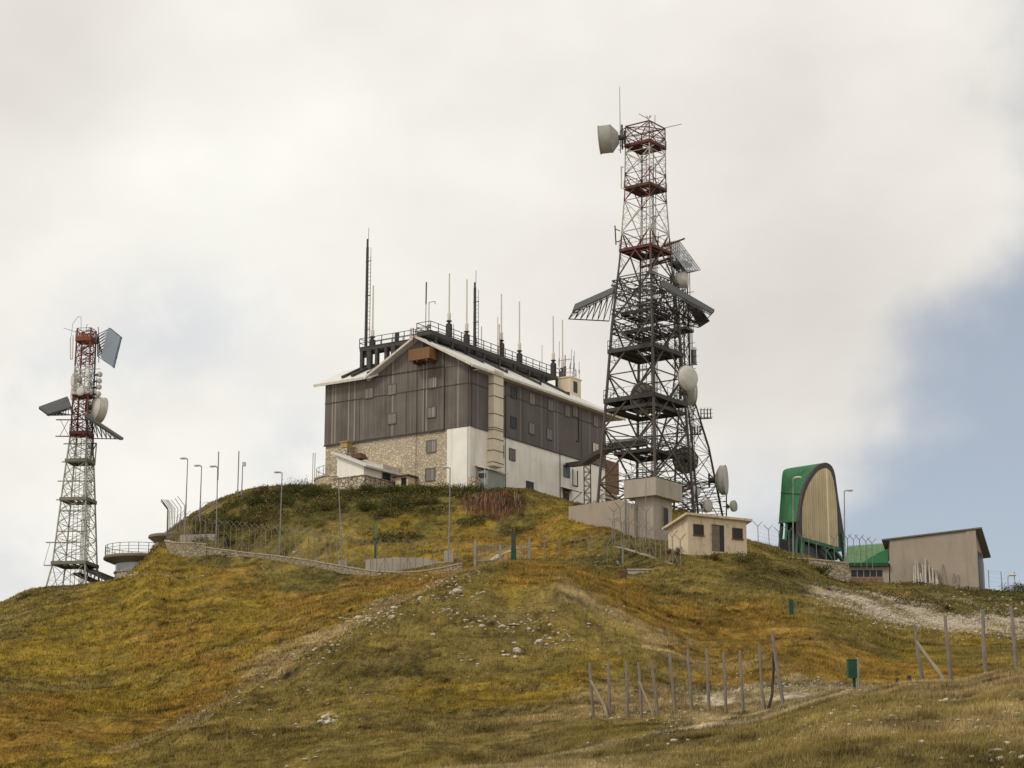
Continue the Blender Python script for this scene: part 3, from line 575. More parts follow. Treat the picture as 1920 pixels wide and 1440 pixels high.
for u, lab in ((586, 'left one of two thin bare rods standing on the round stone terrace'), (589.8, 'right one of two thin bare rods standing on the round stone terrace')):
    q = B.ony(u, 900, 2.2); top = B.ony(u, 849.5, 2.2)[2]
    tag(MB().tube(B.w(q[0], 2.2, -1), B.w(q[0], 2.2, top), .035, 6).build('rod', M_STEEL), lab, 'rod', 'rods on the round terrace')
# ---- catwalk over the ridges
cw = empty('rooftop_catwalk', B.w(-6, 1, 16.4), B.r, 'dark iron catwalk with railings running over the roof ridges on short columns', 'catwalk')
def CL(m_): m_.v = [(a+6, b-1, cz-16.4) for a, b, cz in m_.v]; return m_
DZ = 16.4
xe = B.ony(674, 658, 2.5)[0]
CL(MB().box(xe, -6.9, 2.5, 2.68, DZ, DZ+.36).box(xe, -6.9, 4.1, 4.28, DZ, DZ+.36).box(xe, xe+.15, 2.68, 4.1, DZ, DZ+.36).box(xe+.15, -6.9, 2.68, 4.1, DZ+.18, DZ+.26)).build('deck', M_IRON, cw)
CL(MB().box(-5.35, -5.15, .6, 25.2, DZ, DZ+.42).box(-6.95, -6.75, .6, 25.2, DZ, DZ+.42).box(-6.75, -5.35, .6, .8, DZ, DZ+.42).box(-6.75, -5.35, .8, 25.2, DZ+.2, DZ+.28)).build('deck', M_IRON, cw)
def railing(p, q, step=1.35, h=1.05):
    r = MB(); p = Vector(p); q = Vector(q); n = max(1, round((q-p).length/step)); U = Vector((0, 0, 1))
    for k in range(n+1): a = p.lerp(q, k/n); r.bar(a, a+U*h, .06)
    for hh in (h, h*.55): r.bar(p+U*hh, q+U*hh, .055)
    r.bar(p+U*.1, q+U*.1, .08); return CL(r).build('railing', M_IRON, cw)
for a, b in (((xe, 2.5), (-7, 2.5)), ((xe, 4.25), (-7, 4.25)), ((xe, 2.5), (xe, 4.25)), ((-5.2, .6), (-5.2, 25.2)), ((-6.9, 4.3), (-6.9, 25.2)), ((-6.9, .6), (-5.2, .6)), ((-6.9, .6), (-6.9, 2.5))):
    railing((*a, DZ+.3), (*b, DZ+.3))
for u, th in ((678, .34), (692, .55), (706, .34), (723.5, .32), (737, .5), (753, .3)):
    x = B.ony(u, 670, 2.6)[0]; CL(MB().box(x-th/2, x+th/2, 2.52, 2.9, lz(2.6)-.2, DZ)).build('column', M_IRON, cw)
for x in (-15.5, -13.2, -10.8): CL(MB().box(x, x+.3, 3.9, 4.2, lz(4)-.2, DZ)).build('column', M_IRON, cw)
for k in range(9):
    y = 1.5+k*2.9
    for x in (-6.85, -5.4): CL(MB().box(x, x+.22, y, y+.22, rz(x)-.1, DZ)).build('column', M_IRON, cw)
for a, b in (((644, 709), (690, 684)), ((662, 708), (709, 681)), ((692, 704), (722, 680))):
    y0 = .3; p = B.ony(*a, y0); x = p[0]; CL(MB().bar((x, .1, lz(.1)+.16), (x, 4.0, lz(4.0)+.16), .26)).build('roof_beam', M_IRON, cw)
for a in ((950, 696), (1013, 720), (1066, 739), (905, 683)):
    for it in range(1):
        xx = -1.4 if a[0] != 905 else -3.0; q = B.onx(*a, xx); y = q[1]
    CL(MB().bar((-5.3, y, rz(-5.3)+.2), (xx, y, rz(xx)+.16), .26).box(xx-.1, xx+.1, y-.1, y+.1, rz(xx), rz(xx)+.4).bar((-5.3, y+.7, rz(-5.3)+.2), (xx-1.2, y+.7, rz(xx-1.2)+.14), .14)).build('roof_beam', M_IRON, cw)
# pedestals, antennas and masts on the catwalk: each stands on it and is a thing of its own
GA = 'white tube antennas on the rooftop catwalk'
def whip(ub, vb, ut, vt, vw, plane, label, r=.085, ped=None):
    if plane == 'x': q = B.onx(ub, vb, -6.0); h1 = B.onx(ut, vt, -6.0)[2]; hw = B.onx(ub, vw, -6.0)[2]; P = (-6.0, q[1])
    else: q = B.ony(ub, vb, 3.3); h1 = B.ony(ut, vt, 3.3)[2]; hw = B.ony(ub, vw, 3.3)[2]; P = (q[0], 3.3)
    z0 = q[2]; o = empty('tube_antenna', B.w(P[0], P[1], DZ+.3), B.r, label, 'antenna', GA); z = lambda k: k-DZ-.3
    MB().box(-.24, .24, -.24, .24, 0, z(z0)-.45).build('pedestal', M_IRON, o)
    m_ = MB().lathe([(0, 0), (0, .3), (.08, .3), (.08, .16), (.35, .16), (.35, .3), (.43, .3), (.43, 0)], (0, 0, z(z0)-.45), (0, 0, 1), 10)
    m_.build('mounting_flange', M_IRON, o)
    MB().lathe([(z(z0), .0), (z(z0), .17), (z(hw)-.2, .20), (z(hw), r+.01), (z(hw), r), (z(h1), r*.9), (z(h1), 0)], (0, 0, 0), (0, 0, 1), 10).build('tube', M_ANT, o, True)
    return o
whip(698.5, 631, 700.6, 535.4, 617, 'y', 'white tube antenna beside the tallest ladder mast, at the left end of the catwalk')
whip(842, 601, 844, 513.5, 585, 'x', 'tallest white tube antenna, third thing behind the gable on the main ridge')
whip(875, 621, 878, 525, 605, 'x', 'white tube antenna just left of the shorter ladder mast on the ridge')
whip(940, 637.5, 942, 552, 622, 'x', 'white tube antenna with two thin rods close at its left side')
whip(974, 657, 975, 566, 642, 'x', 'white tube antenna standing alone in the middle of the long ridge railing')
whip(1037.5, 675, 1037, 593, 660, 'x', 'white tube antenna at the end of the railing, next before the roof stair head')
whip(1055, 690, 1053, 599, 677, 'x', 'white tube antenna rising just behind the roof stair head, farthest of the row')
def rod(ub, vb, ut, vt, plane, label, r=.03, mat=M_STEEL, extra=None):
    q = B.onx(ub, vb, -6.0) if plane == 'x' else B.ony(ub, vb, 3.3); t = B.onx(ut, vt, -6.0) if plane == 'x' else B.ony(ut, vt, 3.3)
    m_ = MB().tube(B.w(q[0], q[1], DZ+.3), B.w(*t), r, 6)
    if extra: extra(m_, B.w(*q), B.w(*t))
    return tag(m_.build('rod_antenna', mat), label, 'antenna', 'thin rods on the rooftop catwalk')
rod(798, 612, 799.5, 529, 'x', 'dark thin rod with a thicker top half at the gable end of the catwalk', .035, M_RUST, lambda m_, a, b: m_.tube(a.lerp(b, .5), b, .07, 6))
rod(804, 612, 804.5, 567, 'x', 'thin post with a short hooked arm near the gable end of the catwalk', .04, M_STEEL, lambda m_, a, b: m_.tube(b, b+B.ex*.75, .035, 6).tube(b+B.ex*.75, b+B.ex*.75-Vector((0, 0, .3)), .04, 6).box(*[k for i in range(3) for k in (a[i]-.16, a[i]+.16)]))
rod(902.7, 650, 902.9, 612, 'x', 'short pale rod just right of the shorter ladder mast', .06, M_ANT)
rod(935.5, 648, 935.8, 608, 'x', 'short pale tube touching the left side of a tall white tube antenna', .08, M_ANT)
rod(932.5, 648, 933.5, 594, 'x', 'thinnest dark rod left of the paired white tubes', .03)
rod(1016, 678, 1016.3, 647, 'x', 'fine rod behind the railing between the lone antenna and the stair head', .03)
rod(769.5, 645, 770.5, 616, 'y', 'short pale stub tube at the inner end of the left catwalk', .13, M_ANT)
rod(850.5, 625, 850.6, 607, 'x', 'stubby thin rod right beside the tallest white tube antenna', .03)
rod(743.5, 648, 744.5, 624, 'y', 'empty square antenna pedestal with a flange on the left catwalk', .24, M_IRON)
def mast(ub, vb, ut, vt, vr, lad, plane, label):
    P = B.ony(ub, vb, 3.0) if plane == 'y' else B.onx(ub, vb, -6.0)
    f = (lambda u, v: B.ony(u, v, P[1])[2]) if plane == 'y' else (lambda u, v: B.onx(u, v, -6.0)[2])
    z0 = DZ-.6; h1 = f(ut, vt); hr_ = f(ut+2, vr); hl_ = f(ub, lad); o = empty('ladder_mast', B.w(P[0], P[1], z0), B.r, label, 'mast', 'ladder masts on the roof')
    L = h1-z0
    MB().tube((0, 0, 0), (0, 0, L*.55), .17, 10, .15).tube((0, 0, L*.55), (0, 0, L*.93), .15, 10, .14).tube((0, 0, L*.93), (0, 0, L), .11, 10).tube((-.1, 0, L*.2), (-.1, 0, L*.88), .05, 6).build('pole', M_IRON, o)
    MB().tube((.1, 0, L-.5), (.14, 0, hr_-z0), .035, 6).build('lightning_rod', M_STEEL, o)
    H = hl_-z0; m_ = MB().tube((.46, 0, .5), (.46, 0, H), .04, 5).tube((.46, 0, H), (.46, 0, H+1.1), .03, 5)
    for k in range(int(H/.42)): m_.tube((.1, 0, .7+k*.42), (.46, 0, .7+k*.42), .024, 4)
    m_.build('ladder', M_STEEL, o)
    for t in (.28, .62, .97): MB().tube((-.2, 0, H*t), (.5, 0, H*t), .05, 5).build('bracket', M_IRON, o)
mast(686, 646, 691, 448, 427, 485, 'y', 'tallest ladder mast on the roof, dark pole at the left end of the catwalk')
mast(890, 648, 893.8, 531, 510, 563, 'x', 'shorter ladder mast, dark pole amid the white tube antennas on the ridge')
def hrod(dx, dy, h, lean, label, yagi=False, mat=M_STEEL, r=.03):
    a = B.w(HUT[0]+dx, HUT[1]+dy, HUT[2]); b = a+Vector((lean, 0, h)); m_ = MB().tube(a, b, r, 6)
    if yagi:
        c_ = a.lerp(b, .8); m_.tube(c_-B.ex*.9, c_+B.ex*.9, .03, 5)
        for k in range(6): e_ = c_+B.ex*(-.8+k*.32); m_.tube(e_-Vector((0, 0, .22)), e_+Vector((0, 0, .22)), .015, 4)
    m_.tube(a+Vector((0, 0, h*.35)), a.lerp(b, .55), r*2.2, 6)
    tag(m_.build('rod_antenna', mat), label, 'antenna', 'thin antennas on the roof stair head')
hrod(-.85, -.5, 4.3, .05, 'tall thin rod at the left edge of the roof stair head')
hrod(-.6, .4, 2.9, 0, 'thick brownish stub mast on the roof stair head carrying a small comb antenna', True, M_RUST, .05)
hrod(.1, .2, 3.4, .25, 'leaning thin rod in the middle of the roof stair head')
hrod(.55, .3, 2.6, 0, 'thin rod standing over the small window of the roof stair head')
hrod(.85, -.1, 3.0, .05, 'thin rod at the right edge of the roof stair head, last of its cluster')
hrod(.9, .9, 2.0, 0, 'shortest thin rod at the back corner of the roof stair head')
# ------------------------------------------------------------------ lattice towers, dishes, reflectors
def banded(name, bands, rough=.6):
    "paint that changes with height: bands = [(from height, colour), ...]"
    m = MT(name, rough); o = m.xyz(); z = m.math('ADD', o[2], m.math('MULTIPLY', m.math('SUBTRACT', m.noise(3, 2), .5), .25))
    col = bands[0][1]
    for h, c in bands[1:]: col = m.mix(m.math('GREATER_THAN', z, h), col if not isinstance(col, tuple) else col, c)
    col = m.mix(m.rng(m.noise(2.2, 6, .65), .47, .70, 0, .65), col, (.085, .055, .040)); m.color(col); return m.m
RED, WHT, DKI, GRN = (.125, .042, .033), (.43, .40, .35), (.080, .066, .054), (.36, .345, .28)
def lerp(a, b, t): return tuple(p+(q-p)*t for p, q in zip(a, b))
class Tower:
    "square lattice tower; prof = [(height, half width)], corners: front = (h,-h), left = (-h,-h) ... in a local frame turned 45 degrees off its faces"
    CN = ((-1, -1), (1, -1), (1, 1), (-1, 1))        # left, front, right, back when the frame is turned so that -y and +x face the camera
    def __init__(s, P, rot, prof): s.P, s.rot, s.prof = P, rot, prof
    def h(s, z): return float(np.interp(z, [p[0] for p in s.prof], [p[1] for p in s.prof]))
    def c(s, k, z, out=0): a = s.h(z)+out; q = s.CN[k % 4]; return (q[0]*a, q[1]*a, z)
    def legs(s, mat, par, r, zs):
        for k in range(4):
            m_ = MB()
            for a, b in zip(zs, zs[1:]): m_.tube(s.c(k, a), s.c(k, b), r(a), 6, r(b))
            m_.build('leg', mat, par)
    def face(s, k, zs, w_, sub, mat, par, name='face_bracing'):
        m_ = MB()
        for i, (a, b) in enumerate(zip(zs, zs[1:])):
            A, Bq, C_, D_ = s.c(k, a), s.c(k+1, a), s.c(k, b), s.c(k+1, b); ww = w_(a)
            m_.bar(A, D_, ww); m_.bar(Bq, C_, ww)
            if i % 1 == 0: m_.bar(C_, D_, ww*.8)
            if sub:
                X = lerp(A, D_, .5); mA, mB = lerp(A, C_, .5), lerp(Bq, D_, .5); mX = lerp(lerp(A, Bq, .5), lerp(C_, D_, .5), .5)
                t = ww*sub
                for p, q in ((lerp(A, D_, .25), lerp(A, C_, .25)), (lerp(A, D_, .75), lerp(Bq, D_, .75)), (lerp(Bq, C_, .25), lerp(Bq, D_, .25)), (lerp(Bq, C_, .75), lerp(A, C_, .75)), (mA, mX), (mB, mX), (lerp(A, D_, .25), mA), (lerp(Bq, C_, .25), mB), (lerp(Bq, C_, .75), mA), (lerp(A, D_, .75), mB)): m_.bar(p, q, t)
        m_.build(name, mat, par)
    def deck(s, z, mat, par, out=.1, th=.16, rail=1.0, hole=.55, rmat=None, step=1.2):
        a = s.h(z)+out; b = a*hole; m_ = MB()
        m_.box(-a, a, -a, -b, z, z+th*.4).box(-a, a, b, a, z, z+th*.4).box(-a, -b, -b, b, z, z+th*.4).box(b, a, -b, b, z, z+th*.4)
        for k in (-1, 1): m_.box(-a, a, k*a-.05, k*a+.05, z-.12, z+th).box(k*a-.05, k*a+.05, -a+.06, a-.06, z-.12, z+th)
        n = 5
        for i in range(1, n): q = -a+2*a*i/n; m_.box(q-.04, q+.04, -a+.06, a-.06, z-.14, z-.003)
        d = m_.build('platform', mat, par)
        if rail:
            m_ = MB()
            for k in range(4):
                p, q = Vector((s.CN[k][0]*a, s.CN[k][1]*a, z)), Vector((s.CN[(k+1) % 4][0]*a, s.CN[(k+1) % 4][1]*a, z)); n = max(2, round(2*a/step))
                for i in range(n): e = p.lerp(q, i/n); m_.bar(e, e+Vector((0, 0, rail)), .035)
                for hh in (rail, rail*.55): m_.bar(p+Vector((0, 0, hh)), q+Vector((0, 0, hh)), .03)
            m_.build('railing', rmat or mat, d)
        return d
    def ring(s, z, w_, mat, par, out=0, deep=.5, name='ring_truss'):
        m_ = MB()
        for k in range(4):
            A, Bq, C_, D_ = s.c(k, z, out), s.c(k+1, z, out), s.c(k, z+deep, out), s.c(k+1, z+deep, out); m_.bar(A, Bq, w_); m_.bar(C_, D_, w_)
            n = 8
            for i in range(n): m_.bar(lerp(A, Bq, i/n), lerp(C_, D_, (i+.5)/n), w_*.5); m_.bar(lerp(A, Bq, (i+1)/n), lerp(C_, D_, (i+.5)/n), w_*.5)
        m_.build(name, mat, par)
    def inner(s, z0, z1, mat, par, dx=0, dy=0, cables=5):
        m_ = MB(); L = z1-z0
        for sx in (-.22, .22): m_.tube((dx+sx, dy, z0), (dx+sx, dy, z1), .03, 4)
        for k in range(int(L/.38)): m_.tube((dx-.22, dy, z0+k*.38), (dx+.22, dy, z0+k*.38), .016, 4)
        for k in range(int(L/1.1)):       # safety hoops
            z = z0+1+k*1.1; pts = [(dx+.36*math.cos(t), dy-.36+.36*math.sin(t), z) for t in [i*math.pi/3 for i in range(7)]]; m_.path(pts, .014, 4)
        m_.build('ladder', mat, par)
        m_ = MB()
        for k in range(cables): x = dx+.55+.13*k; m_.tube((x, dy+.25, z0), (x+.05, dy+.22, z1*(.72+.28*((k*37) % 5)/4)), .035, 5)
        for k in range(int(L/2.5)): z = z0+k*2.5; m_.tube((dx+.4, dy+.25, z), (dx+.75+.13*cables, dy+.25, z), .03, 4)
        m_.build('cable_run', mat, par)
M_DISH = plain('dish_shell', (.50, .475, .42), .6, 0, .08, 2.5, (.25, .22, .17), .45, True)
M_DISHD = plain('dish_back_mesh', (.20, .175, .135), .7, 0, .2, 4, (.10, .06, .035), .6)
M_DISHG = plain('shaded_dish_shell', (.27, .255, .22), .65, 0, .1, 2.5, (.16, .14, .11), .5, True)  # darker copy of the dish shell, shade of the top dish put into its colour
M_REFL = plain('reflector_sheet', (.07, .07, .07), .7, .1, .15, 2)
M_REFLB = plain('reflector_sheet_blue_grey', (.17, .20, .24), .5, .1, .05, .6)
def dish(P, axis, R, label, depth=.35, shroud=0, dome=0, cat='dish antenna', group=None, back=True, mat=None, mount=None, ribs=0, feed=False, cone=0):
    "dish at P; axis points the way the dish looks"
    ax = Vector(axis).normalized(); mat = mat or M_DISH
    o = empty('dish_antenna', P, 0, label, cat, group)
    n = 32; bowl = [(-depth*(1-(r/R)**2), r) for r in [R*k/6 for k in range(7)]]
    if cone: MB().lathe([(-depth*1.12, 0), (-depth*1.12, R*.42), (-.04, R*1.02)], (0, 0, 0), ax, n).build('back_cone', mat, o, True, fix=False)
    m_ = MB().lathe(bowl+[(shroud+.02, R)] if shroud else bowl, (0, 0, 0), ax, n)
    m_.lathe([(-depth*(1-(r/R)**2)-.05, r) for r in [R*k/6 for k in range(6)]]+[(-.03, R*1.03), (.03, R*1.03)], (0, 0, 0), ax, n)
    m_.build('reflector', mat, o, True, fix=False)
    if shroud:
        MB().lathe([(0, R*1.005), (shroud, R*1.005), (shroud, R*1.045), (shroud+.08, R*1.045), (shroud+.08, R*.99)], (0, 0, 0), ax, n).build('shroud', mat, o, True, fix=False)
    if shroud or dome:
        b = shroud+.05; MB().lathe([(b+dome*math.sqrt(max(0, 1-(k/6)**2)), R*k/6) for k in range(6)]+[(b, R)], (0, 0, 0), ax, n).build('cover', mat, o, True, fix=False)
    up = Vector((0, 0, 1)); sd_ = ax.cross(up).normalized(); m_ = MB()
    if back:
        c0 = -ax*(depth+.05); m_.tube(c0, c0-ax*(.35*R+.15), .16*R+.05, 10).tube(c0-ax*(.35*R+.1)-up*R*.5, c0-ax*(.35*R+.1)+up*R*.5, .05*R+.03, 8)
        if mount is not None:
            mv = Vector(mount)-Vector(P); m_.tube(c0-ax*(.35*R+.1), mv, .06, 6); m_.tube(c0-ax*(.35*R+.1)+up*R*.4, mv+up*R*.3, .05, 6)
        m_.build('mount', M_IRON, o)
    if ribs:
        m_ = MB(); u2 = ax.cross(sd_)
        for k in range(ribs):
            t = 2*math.pi*k/ribs; e = sd_*math.cos(t)+u2*math.sin(t); prev = -ax*(depth+.12)
            for i in range(1, 5): r = R*i/4; q = e*r-ax*(depth*(1-(r/R)**2)+.10); m_.bar(prev, q, .06); prev = q
        for i in (2, 4):
            r = R*i/4; ps = [sd_*math.cos(t)*r+u2*math.sin(t)*r-ax*(depth*(1-(r/R)**2)+.10) for t in [2*math.pi*k/20 for k in range(21)]]; m_.path(ps, .035, 4)
        m_.build('rib_frame', M_IRON, o)
    if feed:
        MB().tube((0, 0, 0)-ax*depth if False else -ax*depth, ax*R*.75, .03, 6).tube(ax*R*.6, ax*R*.75, .1, 8).build('feed_horn', M_IRON, o)
    return o
def panel(corners, label, th=.08, mat=None, truss=None, group=None, front=False, fw=1.0, name='reflector_panel'):
    "flat passive reflector: corners = four (u, v, D); truss = points it is braced back to"
    P = [at(*c) for c in corners]; C0 = sum(P, Vector())/4; o = empty(name, C0, 0, label, 'reflector', group)
    q = [p-C0 for p in P]; nrm = (q[1]-q[0]).cross(q[3]-q[0]).normalized()
    if (nrm.dot(C0) > 0) if front else (nrm.z < 0): nrm = -nrm
    MB().slab(q, nrm*th).build('sheet', mat or M_REFL, o)
    m_ = MB(); n = 6
    for i in range(n+1):
        a, b = q[0].lerp(q[1], i/n), q[3].lerp(q[2], i/n); m_.bar(a-nrm*.06, b-nrm*.06, .08*fw)
    for i in range(4): a, b = q[0].lerp(q[3], i/3), q[1].lerp(q[2], i/3); m_.bar(a-nrm*.09, b-nrm*.09, .09*fw)
    m_.build('frame', M_IRON, o)
    if truss:
        T_ = [at(*t)-C0 for t in truss]; m_ = MB(); n = 7          # a spatial truss between the panel's back edges and the tower
        for e0, e1, t0, t1 in ((q[0], q[1], T_[0], T_[1]), (q[3], q[2], T_[0], T_[1])):
            prevb = None
            for i in range(n+1):
                a = e0.lerp(e1, i/n); b = t0.lerp(t1, i/n); m_.bar(a-nrm*.1, b, .05)
                if prevb is not None: m_.bar(prevb[0]-nrm*.1, b, .04); m_.bar(prevb[1], b, .08)
                prevb = (a, b)
        m_.build('truss', M_IRON, o)
    return o
# ------------------------------------------------------------------ the great tower beside the building
ROT = math.radians(-37.7)
PF = at(1229, 945, 172)                        # foot of its front leg
def zv(v):
    "height on the (tapering) front leg of photo row v"
    z = 20.0
    for _ in range(6):
        h_ = float(np.interp(z, [0, 16.6, 22.6, 29, 35.2], [3.12, 2.2, 1.72, 1.375, 1.325])); z = at(1222, v, 172+(3.12-h_)*1.40).z-PF.z
    return z
ex, ey = Vector((math.cos(ROT), math.sin(ROT), 0)), Vector((-math.sin(ROT), math.cos(ROT), 0))
hb_ = 3.1; PC = PF-ex*hb_+ey*hb_               # centre of the square: the front corner is (+h, -h)
TWP = [(0, 3.12), (zv(598), 2.2), (zv(480), 1.72), (zv(352), 1.375), (zv(230), 1.325)]
TWR = Tower(PC, ROT, TWP)
# the front leg leans with the taper, so the whole tower is set by its axis
tw = empty('lattice_tower', PC, ROT, 'tall lattice tower, dark below and red and white above, beside the big building', 'tower')
tw.rotation_euler = (Matrix.Rotation(.014, 3, 'Y') @ Matrix.Rotation(ROT, 3, 'Z')).to_euler()      # it leans a trifle to the right
TOPZ = zv(226)
M_TWR = banded('tower_paint', [(0, DKI), (zv(475), RED), (zv(432), WHT), (zv(368), RED), (zv(312), WHT), (zv(268), RED)])
M_DECKR = plain('red_deck', (.095, .036, .028), .8, 0, .3)
ZN = [0, zv(893), zv(790), zv(690), zv(588), zv(508), zv(424), zv(366), zv(316), zv(276), zv(246), TOPZ]
TWR.legs(M_TWR, tw, lambda z: .145 if z < zv(585) else .095 if z < zv(470) else .06, [0, zv(760), zv(598), zv(590), zv(480), zv(352), TOPZ])
for k in range(4):
    TWR.face(k, ZN[:5], lambda z: .12, .33, M_TWR, tw); TWR.face(k, ZN[4:7], lambda z: .10, .33, M_TWR, tw); TWR.face(k, ZN[6:], lambda z: .062, .36, M_TWR, tw)
for v, mt in ((741, M_IRON), (648, M_IRON)): TWR.deck(zv(v), mt, tw, .15, .28, 1.1, .3)
TWR.deck(zv(757), M_IRON, tw, -.1, .2, 0, .6)
TWR.deck(zv(459), M_DECKR, tw, .08, .14, 1.0, .3)
TWR.deck(zv(343), M_DECKR, tw, .06, .14, .7, .3); TWR.deck(zv(263), M_DECKR, tw, .06, .14, .7, .25)
for v, o_ in ((524, .35), (577, .12), (545, .1), (612, 0), (830, 0)): TWR.ring(zv(v), .09, M_IRON, tw, o_, .45)
TWR.deck(zv(577), M_IRON, tw, -.5, .16, .9, .75); TWR.deck(zv(612), M_IRON, tw, -.7, .16, .9, .7); TWR.deck(zv(838), M_IRON, tw, -.8, .2, .9, .4)
R_ = random.Random(4)
for z0, z1, n in ((zv(640), zv(515), 54), (zv(930), zv(800), 34)):      # the crowd of stays and waveguide arms inside
    m_ = MB()
    for i in range(n):
        z = R_.uniform(z0, z1); a = TWR.h(z)*.98; k = R_.randrange(4); t = R_.uniform(-1, 1); p = ((t*a, -a), (a, t*a), (t*a, a), (-a, t*a))[k]
        k2 = (k+R_.choice((1, 2, 3))) % 4; t2 = R_.uniform(-1, 1); q = ((t2*a, -a), (a, t2*a), (t2*a, a), (-a, t2*a))[k2]
        m_.bar((*p, z), (*q, z+R_.uniform(-.9, .9)), R_.choice((.04, .05, .07)))
    m_.build('inner_stays', M_IRON, tw)
for z0, z1, n in ((zv(900), zv(800), 9), (zv(780), zv(640), 5)):
    for i in range(n):
        z = R_.uniform(z0, z1); a = TWR.h(z)*.9; pts = []
        for j in range(9): t = j/8; pts.append((-a+2*a*t, R_.uniform(-.15, .15)+(i % 5-2)*a*.35, z-1.0*math.sin(math.pi*t)))
        MB().path(pts, .03, 4).build('cable', M_WIRE, tw)
TWR.inner(.2, TOPZ-1.2, M_IRON, tw, -.25, .2, 6); 
TWR.inner(zv(480), TOPZ, M_TWR, tw, .35, .5, 1)
# top gear
m_ = MB(); a = TWR.h(TOPZ)
m_.path([(-a, -a, TOPZ), (a, -a, TOPZ), (a, a, TOPZ), (-a, a, TOPZ), (-a, -a, TOPZ)], .07, 5)
for k in range(4): m_.tube(TWR.c(k, TOPZ-.1), (0, 0, TOPZ+.1), .05, 5)
m_.build('top_frame', M_TWR, tw)
def on_tower(u, v, k=None, D=None): return at(u, v, D)
GTA = 'small antennas on the great tower'
q0 = PC+ex*(-a)+ey*(-a)+Vector((0, 0, TOPZ-2.6)); lt = at(1173.5, 163, q0.y)
tag(MB().tube(q0, Vector((q0.x, q0.y, lt.z)), .04, 6, .02).tube(q0+Vector((-.25, 0, .3)), q0+Vector((0, 0, .3)), .03).build('rod_antenna', M_IRON), 'long thin vertical rod on the left corner of the great tower, topmost of all', 'antenna', GTA)
def stick(a, b, D, r, label, mat=M_STEEL, extra=None):
    p, q = at(*a, D), at(*b, D); m_ = MB().tube(p, q, r, 6)
    if extra:
        for e in extra: m_.tube(at(*e[0], D), at(*e[1], D), e[2], 5)
    return tag(m_.build('rod_antenna', mat), label, 'antenna', GTA)
DT = PC.y
stick((1246, 240), (1278, 232.5), DT+1.2, .035, 'thin rod pointing right and level from the right top corner of the great tower')
stick((1217, 224), (1198, 213.5), DT-1.2, .035, 'thin rod slanting up to the left from the top front corner of the great tower')
stick((1228, 236), (1228, 216), DT, .035, 'short upright rod on the top frame of the great tower, right of its middle')
stick((1214, 229), (1218.5, 216), DT-1, .03, 'tiny forked wind vane on the topmost front corner of the great tower', M_STEEL, [((1212, 217), (1215, 221), .05), ((1221, 217), (1218, 221), .05)])
stick((1165, 312), (1165, 353), DT-.4, .07, 'pale upright tube on two arms, left side of the tower between the red platforms', M_ANT, [((1165, 313), (1172, 313), .05), ((1164, 352), (1172, 354), .05)])
stick((1153, 423), (1155, 459), DT-.4, .06, 'dark upright tube on arms, left side of the tower just above its dark red deck', M_IRON, [((1153, 429), (1163, 433), .05), ((1155, 453), (1162, 453), .05)])
stick((1166, 234), (1167, 280), DT-.5, .09, 'dark double bracket post between the big top dish and the tower', M_IRON, [((1163, 246), (1163, 274), .06), ((1163, 246), (1172, 240), .05), ((1163, 273), (1172, 276), .05), ((1160, 260), (1172, 260), .07)])
# dishes hung on it
GD_ = 'dish antennas on the great tower'
cam_r = Vector((.99, .1, 0)); 
dz = at(1161, 261, DT-.6); dish(at(1146, 260, DT-.8), (-1, .14, -.07), 1.30, 'large shade-darkened drum shaped dish at the very top of the great tower, facing left', .62, 1.05, .0, cone=1, mat=M_DISHG, group=GD_)
dish(at(1289, 709, 174.5), (.62, -.78, -.05), 1.16, 'big beige domed dish on the right leg of the tower, facing the viewer', .4, .0, .55, group=GD_, mount=at(1275, 712, 176))
dish(at(1296, 738, 179), (.97, .2, 0), 1.10, 'pale dish edge on, half hidden behind the big beige domed dish', .45, .2, .1, group=GD_, mount=at(1284, 742, 179))
dish(at(1273, 525, 177.5), (.97, -.2, -.03), .75, 'white drum dish just under the grey mesh panel, high on the right', .35, .75, .1, group=GD_, mount=at(1255, 525, 177))
dish(at(1206, 748, 175), (-.55, .80, .1), 1.45, 'dark round dish inside the tower, behind its lower platform rail', .45, group=GD_, mat=M_DISHD, ribs=12)
# passive reflectors
GR_ = 'flat reflectors on the great tower'
panel([(1153, 540, 172), (1079, 573, 170), (1074, 586, 167.5), (1149, 552, 169.5)], 'dark flat reflector jutting out left from the great tower like an awning', .16, truss=[(1142, 602, 172), (1066, 598, 169)], group=GR_)
panel([(1241, 526, 172.5), (1339, 583, 171), (1333, 589, 169.5), (1237, 537, 171)], 'thin dark reflector edge sloping down right from the great tower, upper of the pair', .14, truss=[(1240, 600, 175), (1310, 614, 174)], group=GR_)
panel([(1284, 563, 174), (1303, 564, 173), (1330, 602, 171.5), (1313, 613, 173)], 'narrow dark reflector strip under the right sloping reflector of the great tower', .08, truss=[(1246, 566, 175), (1290, 612, 175)], group=GR_)
M_MESH = MT('wire_mesh_sheet', .6, .2); M_MESH.color((.44, .45, .47)); M_MESH.b.inputs['Alpha'].default_value = .34; M_MESH = M_MESH.m
panel([(1247, 455, 178), (1273, 450, 178), (1313, 505, 180), (1289, 511, 176)], 'pale grey wire mesh reflector jutting out right below the dark red deck', .03, M_MESH, fw=.55, truss=[(1252, 486, 177), (1275, 513, 177)], group=GR_)
stick((1200, 502), (1262, 483), DT+.6, .12, 'dark red beam under the grey mesh reflector, reaching right from inside the tower', M_RUST, [((1240, 464), (1284, 447), .09), ((1215, 500), (1262, 488), .08)])
